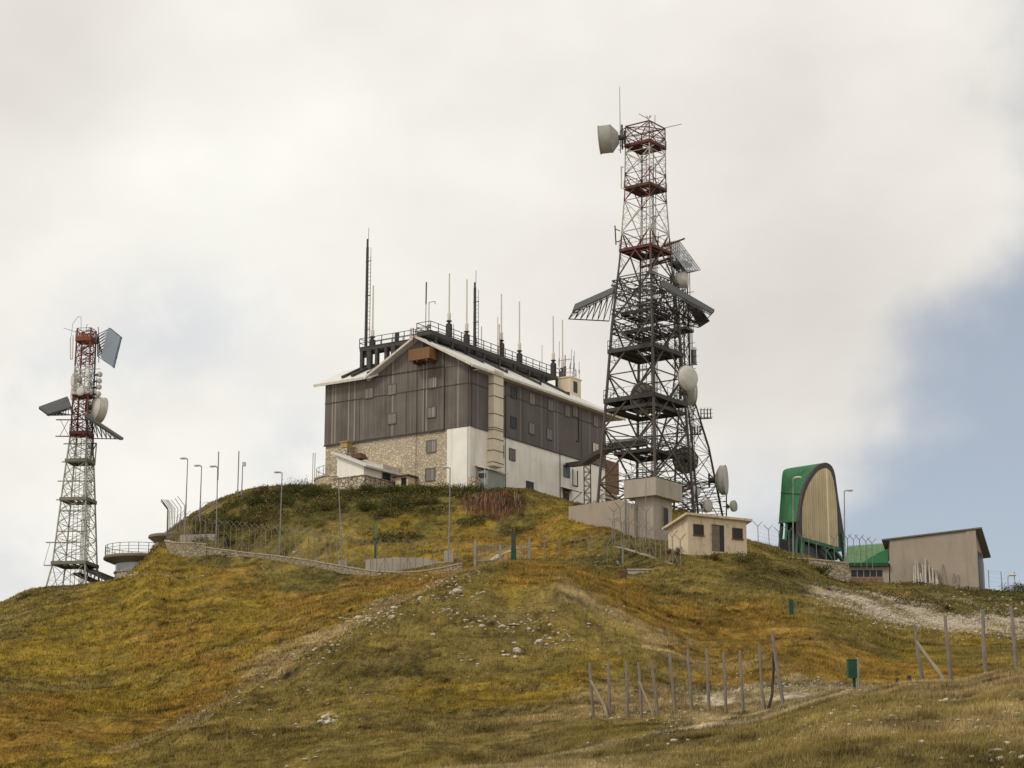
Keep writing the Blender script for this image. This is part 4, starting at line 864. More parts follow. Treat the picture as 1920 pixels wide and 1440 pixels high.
# ------------------------------------------------------------------ the second tower, close behind on the right
P2 = at(1285, 968, 183); P2 = Vector((P2.x, 183, at(1318, 968, 183).z-1))
t2z = lambda v: at(1310, v, 183).z-P2.z
T2 = Tower(P2, math.radians(-32), [(0, 2.72), (t2z(952), 2.5), (t2z(837), 1.72), (t2z(806), 1.38), (t2z(750), .80), (t2z(700), .52), (t2z(490), .45)])
tw2 = empty('lattice_tower', P2, T2.rot, 'shorter slender dark lattice tower standing close behind the right side of the tall one', 'tower')
Z2 = [0, t2z(905), t2z(850), t2z(800), t2z(760), t2z(720), t2z(680), t2z(640), t2z(602), t2z(566), t2z(528), t2z(490)]
T2.legs(M_IRON, tw2, lambda z: .07 if z > t2z(760) else .11, [0, t2z(837), t2z(806), t2z(750), t2z(700), t2z(490)])
for k in range(4): T2.face(k, Z2, lambda z: .05, .4 if k < 2 else 0, M_IRON, tw2)
for v in (620, 497): T2.deck(t2z(v), M_IRON, tw2, .35, .12, .9, .4)
T2.inner(0, t2z(500), M_IRON, tw2, 0, 0, 4)
m_ = MB()
for i in range(40):
    z = R_.uniform(0, t2z(900)); a = T2.h(z)+.5; m_.bar((-a, R_.uniform(-a, a), z), (a, R_.uniform(-a, a), z+R_.uniform(-.5, .5)), .05)
m_.build('inner_stays', M_IRON, tw2)
GD2 = 'dish antennas on the second tower'
dish(at(1285, 863, 180.5), (-.25, .95, .05), 1.22, 'large dark ribbed dish seen from behind between the legs of both towers', .45, group=GD2, mat=M_DISHD, ribs=14)
dish(at(1352, 900, 182), (.965, -.26, 0), 1.33, 'large beige drum dish facing right, low on the outer right leg', .5, .40, .06, group=GD2, mount=at(1338, 903, 183))
dish(at(1374, 949, 181), (.80, -.6, 0), .50, 'small round dish hanging farthest right at the foot of the second tower', .2, .12, .08, group=GD2, mount=at(1362, 950, 181.5))
dish(at(1325, 949, 180), (.72, -.69, 0), .58, 'small beige dish behind the flat roof of the little hut', .2, .16, .1, group=GD2, mount=at(1313, 947, 181))
dish(at(1303, 921, 180), (.55, -.83, 0), .5, 'small pale dish between two legs, left of the large beige drum', .2, .12, .1, group=GD2, mount=at(1296, 921, 181))
def cluster(P, w_, h_, label):
    o = MB()
    for i in range(4): x = -w_/2+w_*i/3; o.tube((x, 0, 0), (x, 0, h_), .03, 5); o.tube((x, .3, h_*.1), (x, .3, h_*.9), .05, 5)
    for hh in (.15, .5, .85): o.tube((-w_/2-.2, 0, h_*hh), (w_/2+.2, 0, h_*hh), .02, 4); o.tube((-w_/2, .3, h_*hh), (w_/2, .3, h_*hh), .02, 4)
    o.tube((-w_/2-.9, 0, -.05), (w_/2+.1, 0, .05), .06, 5); m_ = o.build('comb_antenna', M_IRON); m_.location = P; tag(m_, label, 'antenna', 'comb antennas on the second tower'); return m_
cluster(at(1324, 785, 182), .9, 1.05, 'upright comb antenna on an arm right of the second tower, at mid height')
cluster(at(1306, 815, 181), .7, .9, 'lower comb antenna left of the outer leg of the second tower')
cluster(at(1302, 684, 182), .35, 1.7, 'tall narrow bracket antenna just above and right of the beige domed dish')
tag(MB().tube(at(1362, 925, 182), at(1362, 968, 182), .06, 6).tube(at(1354, 928, 182), at(1362, 928, 182), .04).tube(at(1355, 950, 182), at(1362, 950, 182), .04).tube(at(1356, 940, 182), at(1362, 940, 182), .04).build('ladder_post', M_IRON), 'short dark ladder post at the outer foot of the second tower', 'ladder')
# ------------------------------------------------------------------ covered cable bridge from the building to the tower
tr = empty('cable_bridge', B.w(.1, 20, 3), 0, 'covered dark cable bridge climbing from the white wall into the tower', 'cable bridge')
O3 = Vector(B.w(.1, 20, 3)); pts = [B.w(.15, B.onx(1068, 872, .15)[1], B.onx(1068, 872, .15)[2]), at(1096, 868, 199), at(1118, 853, 188), at(1150, 838, 180), at(1206, 831, 178)]
p_ = [q-O3 for q in pts]
def tray(a, b, w_, h_, m_):
    d = (b-a).normalized(); s_ = d.cross(Vector((0, 0, 1))).normalized(); u_ = s_.cross(d)
    m_.slab([a-s_*w_-u_*h_, a+s_*w_-u_*h_, a+s_*w_+u_*h_, a-s_*w_+u_*h_], b-a)
m_ = MB(); [tray(a, b, .45, .22, m_) for a, b in zip(p_[:3], p_[1:4])]; m_.build('tray', M_IRON, tr)
m_ = MB(); tray(p_[3], p_[4], .75, .16, m_); m_.build('tray', M_IRON, tr)
m_ = MB(); tray(p_[3]+Vector((0, 0, .3)), p_[4]+Vector((0, 0, .3)), .95, .10, m_); m_.build('cover', plain('sheet_cover', (.36, .34, .30), .5, .2, .15), tr)
lp = at(1101, 868, 196.5)-O3; lb = Vector((lp.x, lp.y, lp.z-6.6)); m_ = MB()
for dx in (-.33, .33):
    for dy in (-.33, .33): m_.tube((lp.x+dx, lp.y+dy, lb.z), (lp.x+dx, lp.y+dy, lp.z), .045, 5)
for k in range(9):
    z0, z1 = lb.z+6.4*k/9, lb.z+6.4*(k+1)/9; s_ = 1 if k % 2 else -1
    for dy in (-.33, .33): m_.bar((lp.x-.33*s_, lp.y+dy, z0), (lp.x+.33*s_, lp.y+dy, z1), .05); m_.bar((lp.x-.33, lp.y+dy, z1), (lp.x+.33, lp.y+dy, z1), .05)
m_.build('support', M_IRON, tr)
a = B.w(.3, B.onx(1074, 880, .3)[1], B.onx(1074, 880, .3)[2])-O3; m_ = MB()
for dx in (0, 1): q = a+B.ey*.95*dx; m_.bar(q, q-Vector((0, 0, 1.75)), .12)
m_.bar(a-Vector((0, 0, 1.7)), a+B.ey*.95-Vector((0, 0, 1.7)), .12); m_.build('support', M_IRON, tr)
# ------------------------------------------------------------------ the slender tower on the left shoulder
P3 = at(138, 1112, 190); PL = Vector((P3.x, 190, P3.z-.6)); lz3 = lambda v: at(155, v, 190).z-PL.z
r3 = math.radians(-9)
T3 = Tower(PL, r3, [(0, 2.15), (lz3(1062), 1.62), (lz3(900), 1.12), (lz3(815), .80), (lz3(640), .70), (lz3(618), .70)])
M_T3 = banded('left_tower_paint', [(0, GRN), (lz3(822), (.16, .042, .03)), (lz3(742), (.46, .43, .37)), (lz3(688), (.17, .046, .03))])
tl = empty('lattice_tower', PL, r3, 'slim lattice tower on the left shoulder of the hill, pale below, red near the top', 'tower')
Z3 = [0]+[lz3(v) for v in (1062, 1035, 1010, 983, 960, 938, 915, 893, 870, 848, 832, 815, 795, 775, 755, 735, 715, 695, 675, 655, 637, 618)]
T3.legs(M_T3, tl, lambda z: .085, [0, lz3(1062), lz3(900), lz3(815), lz3(618)])
for k in range(4): T3.face(k, Z3, lambda z: .05, .42 if k in (0, 1) else 0, M_T3, tl)
M_DK3 = plain('olive_deck', (.17, .16, .125), .8, 0, .2)
for v in (1060, 940, 867): T3.deck(lz3(v), M_DK3, tl, .12, .2, 0, .5)
T3.deck(lz3(815), M_T3, tl, .1, .2, .9, .5); T3.deck(lz3(742), M_T3, tl, .1, .2, .9, .5); T3.deck(lz3(640), M_T3, tl, .1, .3, .9, .5)
T3.inner(.2, lz3(630), M_IRON, tl, -.3, .3, 7)
m_ = MB(); R3 = random.Random(9)
for i in range(70):
    z = R3.uniform(lz3(820), lz3(690)); a = T3.h(z); m_.bar((R3.uniform(-a, a), -a, z), (R3.choice((-a, a)), R3.uniform(-a, a), z+R3.uniform(-.5, .5)), .05)
for i in range(26): 
    z = R3.uniform(lz3(685), lz3(620)); a = T3.h(z); m_.bar((-a, R3.uniform(-a, a), z), (a, R3.uniform(-a, a), z+R3.uniform(-.6, .6)), .05)
m_.build('inner_stays', M_T3, tl)
m_ = MB()                                        # outriggers
for v0, v1, u0, u1, ua in ((787, 818, 105, 104, 131), (1017, 1060, 86, 82, 106)):
    for v, u in ((v0, u0), (v1, u1)): m_.tube(at(u, v, 189)-PL, at(ua+45, v, 190)-PL, .06, 5)
    m_.tube(at(u0+8, v0, 189)-PL, at(ua-2 if v0 < 900 else u1, v1, 189)-PL, .03, 4)
    if v0 < 900: m_.tube(at(u0+24, v0, 189)-PL, at(u1+8, v1, 189)-PL, .03, 4)
for v, a, b in ((832, 119, 172), (866, 116, 178), (902, 108, 176), (937, 105, 175), (958, 110, 160), (996, 106, 160)): m_.tube(at(a, v, 189.5)-PL, at(b, v, 190.5)-PL, .06, 5)
m_.path([at(a, b, 190.5)-PL for a, b in ((181, 831), (178, 865), (171, 867), (171, 831), (181, 831), (172, 850), (179, 866))], .07, 5)
for k in range(4): m_.v = [tuple(q) for q in m_.v]; break
m_.v = [(p[0]*math.cos(-r3)-p[1]*math.sin(-r3), p[0]*math.sin(-r3)+p[1]*math.cos(-r3), p[2]) for p in m_.v]
m_.build('outrigger', M_T3, tl)
m_ = MB().box(-.6, .35, -.75, -.55, lz3(640), lz3(632)).box(.2, .75, -.6, .4, lz3(644), lz3(634)); m_.build('equipment_box', plain('orange_box', (.42, .13, .03), .6, 0, .2), tl)
GD3 = 'dish antennas on the left tower'
for v, lab in ((702, 'topmost of four little round dishes in a column right of the left tower'), (714, 'second from top of four little round dishes right of the left tower'), (725.5, 'third from top of four little round dishes right of the left tower'), (738.5, 'lowest of four little round dishes in a column right of the left tower')):
    u = {702: 187.5, 714: 186.5, 725.5: 186, 738.5: 185}[v]; dish(at(u, v, 189), (.75, -.66, 0), .27, lab, .12, 0, .12, group=GD3, mount=at(u-12, v+3, 190))
dish(at(178, 766, 190), (.88, .60, -.12), 1.22, 'big brownish drum dish on the right side of the left tower, halfway up', .35, .75, .05, group=GD3)
dish(at(141, 713, 191.6), (-.85, -.5, 0), .65, 'pale dish behind the white section of the left tower, upper of two', .25, .15, .08, group=GD3)
dish(at(141, 736, 191.6), (-.9, -.42, 0), .80, 'pale dish at the foot of the white section of the left tower', .3, .2, .08, group=GD3)
dish(at(152, 734, 189), (-.3, -.95, 0), .42, 'small round grey dish facing forward in the left tower', .2, .1, .1, group=GD3)
panel([(205, 615, 189), (227, 633, 186.5), (213, 689, 186), (191, 671, 188.5)], 'bluish grey square reflector standing upright beside the top of the left tower', .12, M_REFLB, front=True, truss=[(183, 627, 190), (183, 668, 190)], group='flat reflectors on the left tower')
panel([(127, 745, 190), (134, 765, 187), (91, 778, 186), (73, 764.5, 188.5)], 'dark reflector jutting out left from the left tower like an awning', .12, truss=[(135, 778, 189), (88, 779, 188.5)], group='flat reflectors on the left tower')
panel([(159, 776, 188.5), (231, 823, 187), (226, 823, 184.5), (160, 781, 186)], 'dark thin reflector sloping down right below the big drum of the left tower', .12, truss=[(168, 822, 189), (224, 823, 188)], group='flat reflectors on the left tower')
def stick3(pts, r, lab, mat=M_STEEL, D=189.5): return tag(MB().path([at(*p, D) for p in pts], r, 5).build('rod_antenna', mat), lab, 'antenna', 'thin antennas on the left tower')
stick3([(134, 631), (136, 608), (146, 594), (152, 594), (152, 619)], .025, 'thin bent whip loop rising over the left tower')
stick3([(119, 615), (144, 623)], .025, 'thin wire rod pointing left from the top of the left tower')
stick3([(162, 624), (162, 611), (165, 608)], .03, 'tiny wind vane on top of the left tower')
stick3([(132, 632), (132, 673), (136, 673), (137, 629)], .06, 'white double tube antenna left of the red top section', M_ANT)
stick3([(184, 613), (186, 640), (185, 680)], .04, 'thin dark rod between the red top section and the bluish reflector', M_IRON)

gw = empty('covered_gangway', at(155, 1064, 189), 0, 'dark covered gangway sloping from the left tower down to the round lookout', 'gangway'); G0 = at(155, 1064, 189)
m_ = MB(); m_.slab([q-G0 for q in (at(150, 1062, 188.6), at(158, 1060, 190.2), at(216, 1083, 190.2), at(212, 1092, 188.6))], (0, 0, -.2)); m_.build('cover', M_IRON, gw)
m_ = MB(); m_.slab([q-G0 for q in (at(136, 1074, 189), at(150, 1073, 190.2), at(196, 1093, 190.2), at(186, 1097, 189))], (0, 0, -.15)); m_.build('walkway', M_IRON, gw)
m_ = MB()
for k in range(9):
    a = at(152+6.5*k, 1064+2.6*k, 188.8)-G0; m_.bar(a, a-Vector((0, 0, 1.0)), .08)
m_.build('side_rail', M_IRON, gw)
# ------------------------------------------------------------------ small buildings on the hill
M_GREEN = plain('green_sheet', (.034, .185, .070), .65, .1, .22, 1.0, (.10, .13, .07), .65, True)
M_GREEND = plain('green_frame', (.013, .060, .034), .6, .1, .2, 3)
M_GREENT = plain('trestle_green', (.020, .115, .058), .6, .1, .2, 3)
M_GREENL = plain('faded_green_sheet', (.13, .235, .115), .55, .1, .15, 1.5, (.30, .30, .20), .4, True)
M_CREAMB = planks('cream_boards', (.44, .355, .205), (.60, .49, .305), .46)
def weather(mt, c, lo, hi, amt, sc_=(3.5, 3.5, .5)):
    "rain streaks over an existing board material"
    t = mt.node_tree; b = t.nodes['Principled BSDF']; l = b.inputs['Base Color'].links[0]; src = l.from_socket; n = t.nodes.new('ShaderNodeTexNoise'); m = t.nodes.new('ShaderNodeMapping'); tc_ = t.nodes.new('ShaderNodeTexCoord')
    m.inputs['Scale'].default_value = sc_; t.links.new(tc_.outputs['Object'], m.inputs[0]); t.links.new(m.outputs[0], n.inputs['Vector']); n.inputs['Scale'].default_value = 1; n.inputs['Detail'].default_value = 7; n.inputs['Roughness'].default_value = .7
    r = t.nodes.new('ShaderNodeMapRange'); t.links.new(n.outputs[0], r.inputs[0]); r.inputs[1].default_value = lo; r.inputs[2].default_value = hi; r.inputs[4].default_value = amt
    x = t.nodes.new('ShaderNodeMix'); x.data_type = 'RGBA'; t.links.new(r.outputs[0], x.inputs[0]); t.links.new(src, x.inputs[6]); x.inputs[7].default_value = (*c, 1); t.links.new(x.outputs[2], b.inputs['Base Color'])
weather(M_CREAMB, (.10, .075, .045), .56, .72, .8); weather(M_HUT, (.24, .18, .12), .55, .66, .7, (2.2, 2.2, 2.2)); weather(M_CONC, (.20, .175, .14), .5, .72, .55, (1.5, 1.5, .3)); weather(M_TAN, (.22, .175, .125), .52, .74, .5, (1.2, 1.2, .35)); weather(M_WHITE, (.50, .42, .31), .56, .74, .5, (.9, .9, .12))
M_TRIM = plain('dark_trim', (.055, .045, .045), .7, 0, .25)
M_CONCD = render_wall('shaded_weathered_concrete', (.20, .17, .13), (.10, .085, .06), .5)  # darker concrete: shade of slabs seen from below is put into the colour
# round lookout on the left shoulder
def lookout(u, v, D, R, glass, label, wall_mat, rail=True, depth=5.0):
    c = at(u, v, D); o = empty('round_lookout', c, 0, label, 'lookout')
    MB().lathe([(-.02, 0), (-.02, R-.1), (-.12, R), (-.30, R), (-.36, R-.1), (-.75, R*.68), (-.75, 0)], (0, 0, 0), (0, 0, 1), 48).build('roof_slab', M_CONCD, o)
    r2 = R*.66
    if glass:
        MB().lathe([(-.75, r2), (-1.5, r2)], (0, 0, 0), (0, 0, 1), 40).build('window_band', plain('pale_glass', (.42, .46, .48), .2, 0, .1), o)
        MB().lathe([(-1.5, r2), (-1.5, r2+.15), (-1.62, r2+.15), (-1.62, r2+.02), (-depth, r2+.3)], (0, 0, 0), (0, 0, 1), 40).build('stone_wall', wall_mat, o)
    else: MB().lathe([(-.75, r2), (-depth, r2+.2)], (0, 0, 0), (0, 0, 1), 40).build('stone_wall', wall_mat, o)
    if rail:
        m_ = MB(); n = 22; P = [(math.cos(2*math.pi*k/n)*(R-.15), math.sin(2*math.pi*k/n)*(R-.15)) for k in range(n+1)]
        for x, y in P[:-1]: m_.tube((x, y, 0), (x, y, 1.02), .035, 5)
        for hh in (1.0, .68, .36): m_.path([(x, y, hh) for x, y in P], .03 if hh == 1.0 else .022, 5)
        m_.build('railing', M_STEEL, o)
lookout(262, 1045, 191.5, 3.45, True, 'round concrete lookout with a railed flat roof and a pale window band', M_STONE)
lookout(318, 1004, 188.5, 2.0, False, 'smaller round concrete slab roof under the fence corner, above the railed lookout', M_STONE, False)
# concrete watch house with overhanging parapet
G = Frame(at(1231, 1012, 157), math.radians(-35))
xl = G.ony(1170, 920, 0)[0]; yr = G.onx(1279, 925, 0)[1]; zt = G.ony(1231, 894, 0)[2]; zb = G.ony(1231, 927.5, 0)[2]
wh = empty('watch_house', G.P, G.r, 'grey concrete watch house with a wide overhanging parapet block on top', 'watch house')
MB().box(xl, 0, 0, yr, zb, zt-.12).box(xl, xl+.2, 0, yr, zt-.12, zt).box(-.2, 0, 0, yr, zt-.12, zt).box(xl+.2, -.2, 0, .2, zt-.12, zt).box(xl+.2, -.2, yr-.2, yr, zt-.12, zt).build('parapet', M_CONC, wh)
b = .62; bd = MB().box(xl+b, -b, b, yr-b, -3, zb).build('wall', M_CONC, wh)
_, y, z = G.onx(1247, 971, -b); z0 = G.onx(1247, 990, -b)[2]; z1 = G.onx(1247, 952, -b)[2]
dr = MB().box(-b-.02, -b+.03, y-.38, y+.38, z0, z1).build('doorway', M_DARK, wh); MB().box(-b, -b+.09, y+.38, y+.50, z0, z1).box(-b, -b+.07, y-.46, y-.38, z0, z1+.08).build('frame', M_CONC, dr)
bw = empty('boundary_wall', G.P, G.r, 'plain tan concrete wall running left from the watch house towards the building', 'wall')
A = at(1160, 937, 163); Bq = at(1066, 950, 172); Cq = at(1188, 946, 158.5)
m_ = MB()
for p, q in ((A, Bq), (A, Cq)): m_.slab([G._l(p), G._l(q), Vector(G._l(q))-Vector((0, 0, 5)), Vector(G._l(p))-Vector((0, 0, 5))], (.12, .2, 0))
m_.build('wall', M_TAN, bw)
# hut with a flat tilted roof
Hf = Frame(at(1290.6, 1039, 149), math.radians(31))
hw = Hf.ony(1400, 1010, 0)[0]; hd = Hf.onx(1253, 1015, 0)[1]; hz = Hf.ony(1290.6, 968.5, 0)[2]; hzb = Hf.onx(1255, 991, 0)[2]
hut = empty('guard_hut', Hf.P, Hf.r, 'small abandoned tan hut with a dark open doorway between two dark windows', 'hut')
MB().slab([(0, 0, -2), (0, hd, -2), (0, hd, hzb), (0, 0, hz)], (hw, 0, 0)).build('wall', M_HUT, hut)
sl = (hzb-hz)/hd
MB().slab([(-.35, -.35, hz-.35*sl+.0), (hw+.35, -.35, hz-.35*sl), (hw+.35, hd+.3, hzb+.3*sl), (-.35, hd+.3, hzb+.3*sl)], (0, 0, .17)).build('roof', M_HUT, hut)
def hole(u0, u1, v0, v1, name, par=hut, F=Hf, mat=M_DARK, deep=.05):
    x0, _, z1 = F.ony(u0, v0, 0); x1, _, z0 = F.ony(u1, v1, 0); o = MB().box(x0, x1, -.012, .03, z0, z1).build(name, mat, par)
    m_ = MB().box(x0-.07, x0, -.05, .02, z0, z1+.07).box(x1, x1+.07, -.05, .02, z0, z1+.07).box(x0, x1, -.05, .02, z1, z1+.07)
    if name == 'window': m_.box(x0-.12, x1+.12, -.1, .02, z0-.09, z0)
    m_.build('frame', M_RUST if name == 'window' else M_HUT, o); return o
hole(1301, 1318, 984, 1004, 'window'); hole(1374, 1391, 991, 1011, 'window')
d_ = hole(1333, 1358, 983, 1035, 'doorway'); x0 = Hf.ony(1344, 1010, 0)[0]; z1 = Hf.ony(1344, 986, 0)[2]; z0 = Hf.ony(1344, 1034, 0)[2]
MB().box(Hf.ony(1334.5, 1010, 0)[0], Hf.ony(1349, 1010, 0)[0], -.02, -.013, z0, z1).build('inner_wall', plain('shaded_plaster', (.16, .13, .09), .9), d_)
# green shelter with an arched shell and a cream boarded front
KD = 183.0
K = Frame(at(1584, 1045, KD), math.radians(-33))
gs_ = empty('green_shelter', K.P, K.r, 'tall green corrugated arched shelter with a cream boarded front on green legs', 'shelter')
rimL = [(1496, 978), (1499, 954), (1502, 932), (1508, 910), (1516.5, 894), (1527, 879), (1538, 870), (1548.5, 867)]
rimR = [(1557.6, 872.5), (1564, 886), (1567.4, 907.7), (1571, 935), (1576, 964.6), (1582, 1004)]
bakL = [(1460, 981), (1461.8, 955), (1463.8, 930), (1465.2, 906), (1466.5, 891), (1468, 884), (1472, 880), (1484, 877)]
DP = 4.6
def resample(P, n):
    P = [Vector(p) for p in P]; L = [0]
    for a, b in zip(P, P[1:]): L.append(L[-1]+(b-a).length)
    out = []
    for i in range(n):
        s = L[-1]*i/(n-1); k = min(len(P)-2, max(0, int(np.searchsorted(L, s))-1)); out.append(P[k].lerp(P[k+1], (s-L[k])/(L[k+1]-L[k]+1e-9)))
    return out
def smoothpoly(P, n):
    P = np.array(P, float); t = np.arange(len(P)); q = np.linspace(0, len(P)-1, n); return [(float(pchip(t, P[:, 0], [a])[0]), float(pchip(t, P[:, 1], [a])[0])) for a in q]
RF = [Vector(K.onx(u, v, 0)) for u, v in smoothpoly(rimL, 26)]; RB = [Vector(K.onx(u, v, -DP)) for u, v in smoothpoly(bakL, 26)]
RF2 = [Vector(K.onx(u, v, 0)) for u, v in smoothpoly(rimL[-1:]+rimR, 20)]
off = RB[-1]-RF[-1]; RB2 = [p+off*(1 if i < 3 else 1) for i, p in enumerate(RF2)]
m_ = MB(); NC = 176; vs = []; F_ = RF+RF2[1:]; Bk = RB+RB2[1:]; n = len(F_)
cen = sum(F_, Vector())/n
for i in range(NC+1):
    t = i/NC; w_ = -.13*max(0, 1-abs(((t*15) % 1)-.5)/.17)
    for a, b in zip(F_, Bk):
        p = a.lerp(b, t); d = (p-cen); d.x = 0; vs.append(p+d.normalized()*w_)
m_.add(vs, [(i*n+k, i*n+k+1, (i+1)*n+k+1, (i+1)*n+k) for i in range(NC) for k in range(n-1)])
shl = m_.build('shell', M_GREEN, gs_, False, fix=False)
m_ = MB(); m_.path([RF[8].lerp(RB[8], i/12)+Vector((0, -.05, 0)) for i in range(13)], .035, 4); m_.build('sheet_joint', M_GREEND, shl)
z_ = RF[0].z; MB().bar(RF[0]+Vector((.03, -.06, 0)), RB[0]+Vector((0, -.06, 0)), .09).build('eave_beam', M_GREEND, gs_)
cr = [(1503.5, 1009), (1503.7, 980), (1504, 954), (1511, 921), (1522, 898), (1535.4, 882), (1547.6, 877.5), (1556.6, 883), (1562.5, 899.6), (1566.6, 924), (1569, 948), (1570.6, 981), (1571.3, 1027)]
CR = [Vector(K.onx(u, v, .04)) for u, v in smoothpoly(cr, 46)]
OU = resample([Vector(K.onx(1498, 1009, .06))]+[p+Vector((.06, 0, 0)) for p in RF+RF2[1:]]+[Vector(K.onx(1582, 1034, .06))], 46)
MB().slab(CR, (-.1, 0, 0)).build('front_boards', M_CREAMB, gs_)
m_ = MB(); vs = OU+[c+Vector((.02, 0, 0)) for c in CR]+[o-Vector((.25, 0, 0)) for o in OU]; m_.add(vs, [(i, i+1, 46+i+1, 46+i) for i in range(45)]+[(i, i+1, 92+i+1, 92+i) for i in range(45)])
m_.build('arch_trim', M_TRIM, gs_)
m_ = MB().slab([K.onx(1504, 1010, -.3), K.onx(1571, 1029, -.3), K.onx(1571, 1050, -.3), K.onx(1504, 1044, -.3)], (-2.2, 0, 0)); m_.build('shade_block', M_DARK, gs_)  # black block stands in for the shaded void under the shelter
m_ = MB().slab([K.onx(1473, 975, -3.2), K.onx(1503, 975, -1.2), K.onx(1503, 1046, -1.2), K.onx(1474, 1044, -3.2)], (-.3, .5, 0)); m_.build('base_wall', M_GREEND, gs_)
m_ = MB().bar(K.onx(1503, 1011, .1), K.onx(1575, 1031, .1), .32); m_.build('frame_beam', M_GREENT, gs_)
for a, b in (((1466, 982), (1461, 1044)), ((1476, 982), (1472, 1046)), ((1498, 978), (1493, 1046)), ((1505, 1012), (1504, 1048)), ((1577, 1000), (1584, 1056)), ((1540, 1020), (1558, 1048)), ((1560, 1026), (1580, 1052)), ((1466, 1020), (1474, 1046)), ((1480, 1016), (1500, 1046))):
    x_ = -DP+.3 if a[0] < 1470 else (-2.6 if a[0] < 1490 else (-.8 if a[0] < 1500 else .12)); MB().bar(K.onx(*a, x_), K.onx(*b, x_), .26).build('leg', M_GREENT, gs_)
MB().bar(K.onx(1463, 1012, -DP+.3), K.onx(1500, 1014, -.6), .18).build('cross_beam', M_GREENT, gs_)
# tan shed with the low garage
S = Frame(at(1668, 1092, 170), math.radians(-22))
tl_, tr_ = S.ony(1668, 1013.5, 0), S.ony(1828, 993, 0); sw = tr_[0]; sb = 5.0
_, yb_, zb_ = S.onx(1843, 1040, sw); sb = max(3.5, min(6.5, yb_))
zback = S.onx(1843, 1042, sw)[2]; fall = (tr_[2]-zback)/max(yb_, .1)
zbk = tr_[2]-fall*sb
sh_ = empty('tan_shed', S.P, S.r, 'plain tan rendered shed with a dark tilted roof edge, far right', 'shed')
MB().slab([(0, 0, -2.5), (sw, 0, -2.5), tr_, tl_], (0, .3, 0)).slab([(sw-.3, .3, -2.5), (sw-.3, sb, -2.5), (sw-.3, sb, zbk), (sw-.3, .3, tr_[2]-.3*fall)], (.3, 0, 0)).slab([(0, .3, -2.5), (0, sb, -2.5), (0, sb, tl_[2]-fall*sb), (0, .3, tl_[2]-.3*fall)], (.3, 0, 0)).box(0, sw, sb-.02, sb+.25, -2.5, min(zbk, tl_[2]-fall*sb)-.05).build('wall', M_TAN, sh_)
MB().box(sw-.75, sw+.06, -.06, 0, -2.5, tr_[2]-.02).build('corner_pier', M_TAN, sh_)
MB().slab([(-.50, -.16, tl_[2]+.02), (sw+.6, -.16, tr_[2]+.05), (sw+.6, sb+.4, zbk-.3*fall), (-.55, sb+.4, tl_[2]-fall*(sb+.4))], (0, 0, .12)).build('roof', plain('dark_roof_edge', (.15, .135, .115), .8, 0, .2), sh_)
MB().box(sw, sw+.04, .9, sb-1.0, -1.5, 2.4).build('door', M_DARK, sh_)
m_ = MB().slab([S.ony(1565, 1058, 0), S.ony(1667, 1058, 0), S.ony(1667, 1110, 0), S.ony(1565, 1110, 0)], (0, 3.0, 0)); ga = m_.build('garage', M_CONC, sh_)
m_ = MB().slab([S.ony(1559, 1055, -.4), S.ony(1666, 1055, -.4), S.ony(1666, 1061, -.4), S.ony(1559, 1061, -.4)], (0, 3.6, 0)); m_.build('green_fascia', M_GREEND, ga)
for k in range(5):
    u0 = 1596+12.0*k; MB().slab([S.ony(u0, 1069, -.01), S.ony(u0+10.6, 1069, -.01), S.ony(u0+10.6, 1081.5, -.01), S.ony(u0, 1081.5, -.01)], (0, .05, 0)).build('pane', M_GLASS, ga)
m_ = MB().slab([S.ony(1595, 1082.5, -.02), S.ony(1656, 1082.5, -.02), S.ony(1656, 1096, -.02), S.ony(1595, 1096, -.02)], (0, .05, 0)); m_.build('rusty_panel', plain('rusty_sheet', (.22, .125, .07), .85, .1, .35, 3, (.34, .28, .2), .5), ga)
m_ = MB().slab([S.ony(1594, 1066.5, -.03), S.ony(1657, 1066.5, -.03), S.ony(1657, 1068.5, -.03), S.ony(1594, 1068.5, -.03)], (0, .04, 0)); m_.build('lintel', M_CONC, ga)
m_ = MB(); a, b, c_, d_ = [Vector(q) for q in (S.ony(1584, 1057, .6), S.ony(1664, 1056, .6), S.ony(1664, 1018, 3.2), S.ony(1588, 1024, 3.2))]; vs = []; NN = 80
for i in range(NN+1):
    for j in range(9): t = i/NN; p = a.lerp(b, t).lerp(d_.lerp(c_, t), j/8); vs.append(p+Vector((0, 0, .05*math.sin(t*2*math.pi*18)-.35*math.sin(math.pi*j/8)*(.3+.7*t))))
m_.add(vs, [(i*9+j, i*9+j+1, (i+1)*9+j+1, (i+1)*9+j) for i in range(NN) for j in range(8)]); m_.build('corrugated_roof', M_GREENL, ga, True, fix=False)
m_ = MB().slab([S.ony(1614, 1056, .5), S.ony(1666, 1056, .5), S.ony(1666, 1028, .5), S.ony(1648, 1036, .5)], (0, .1, 0)); m_.build('gable_sheet', M_GREEN, ga)
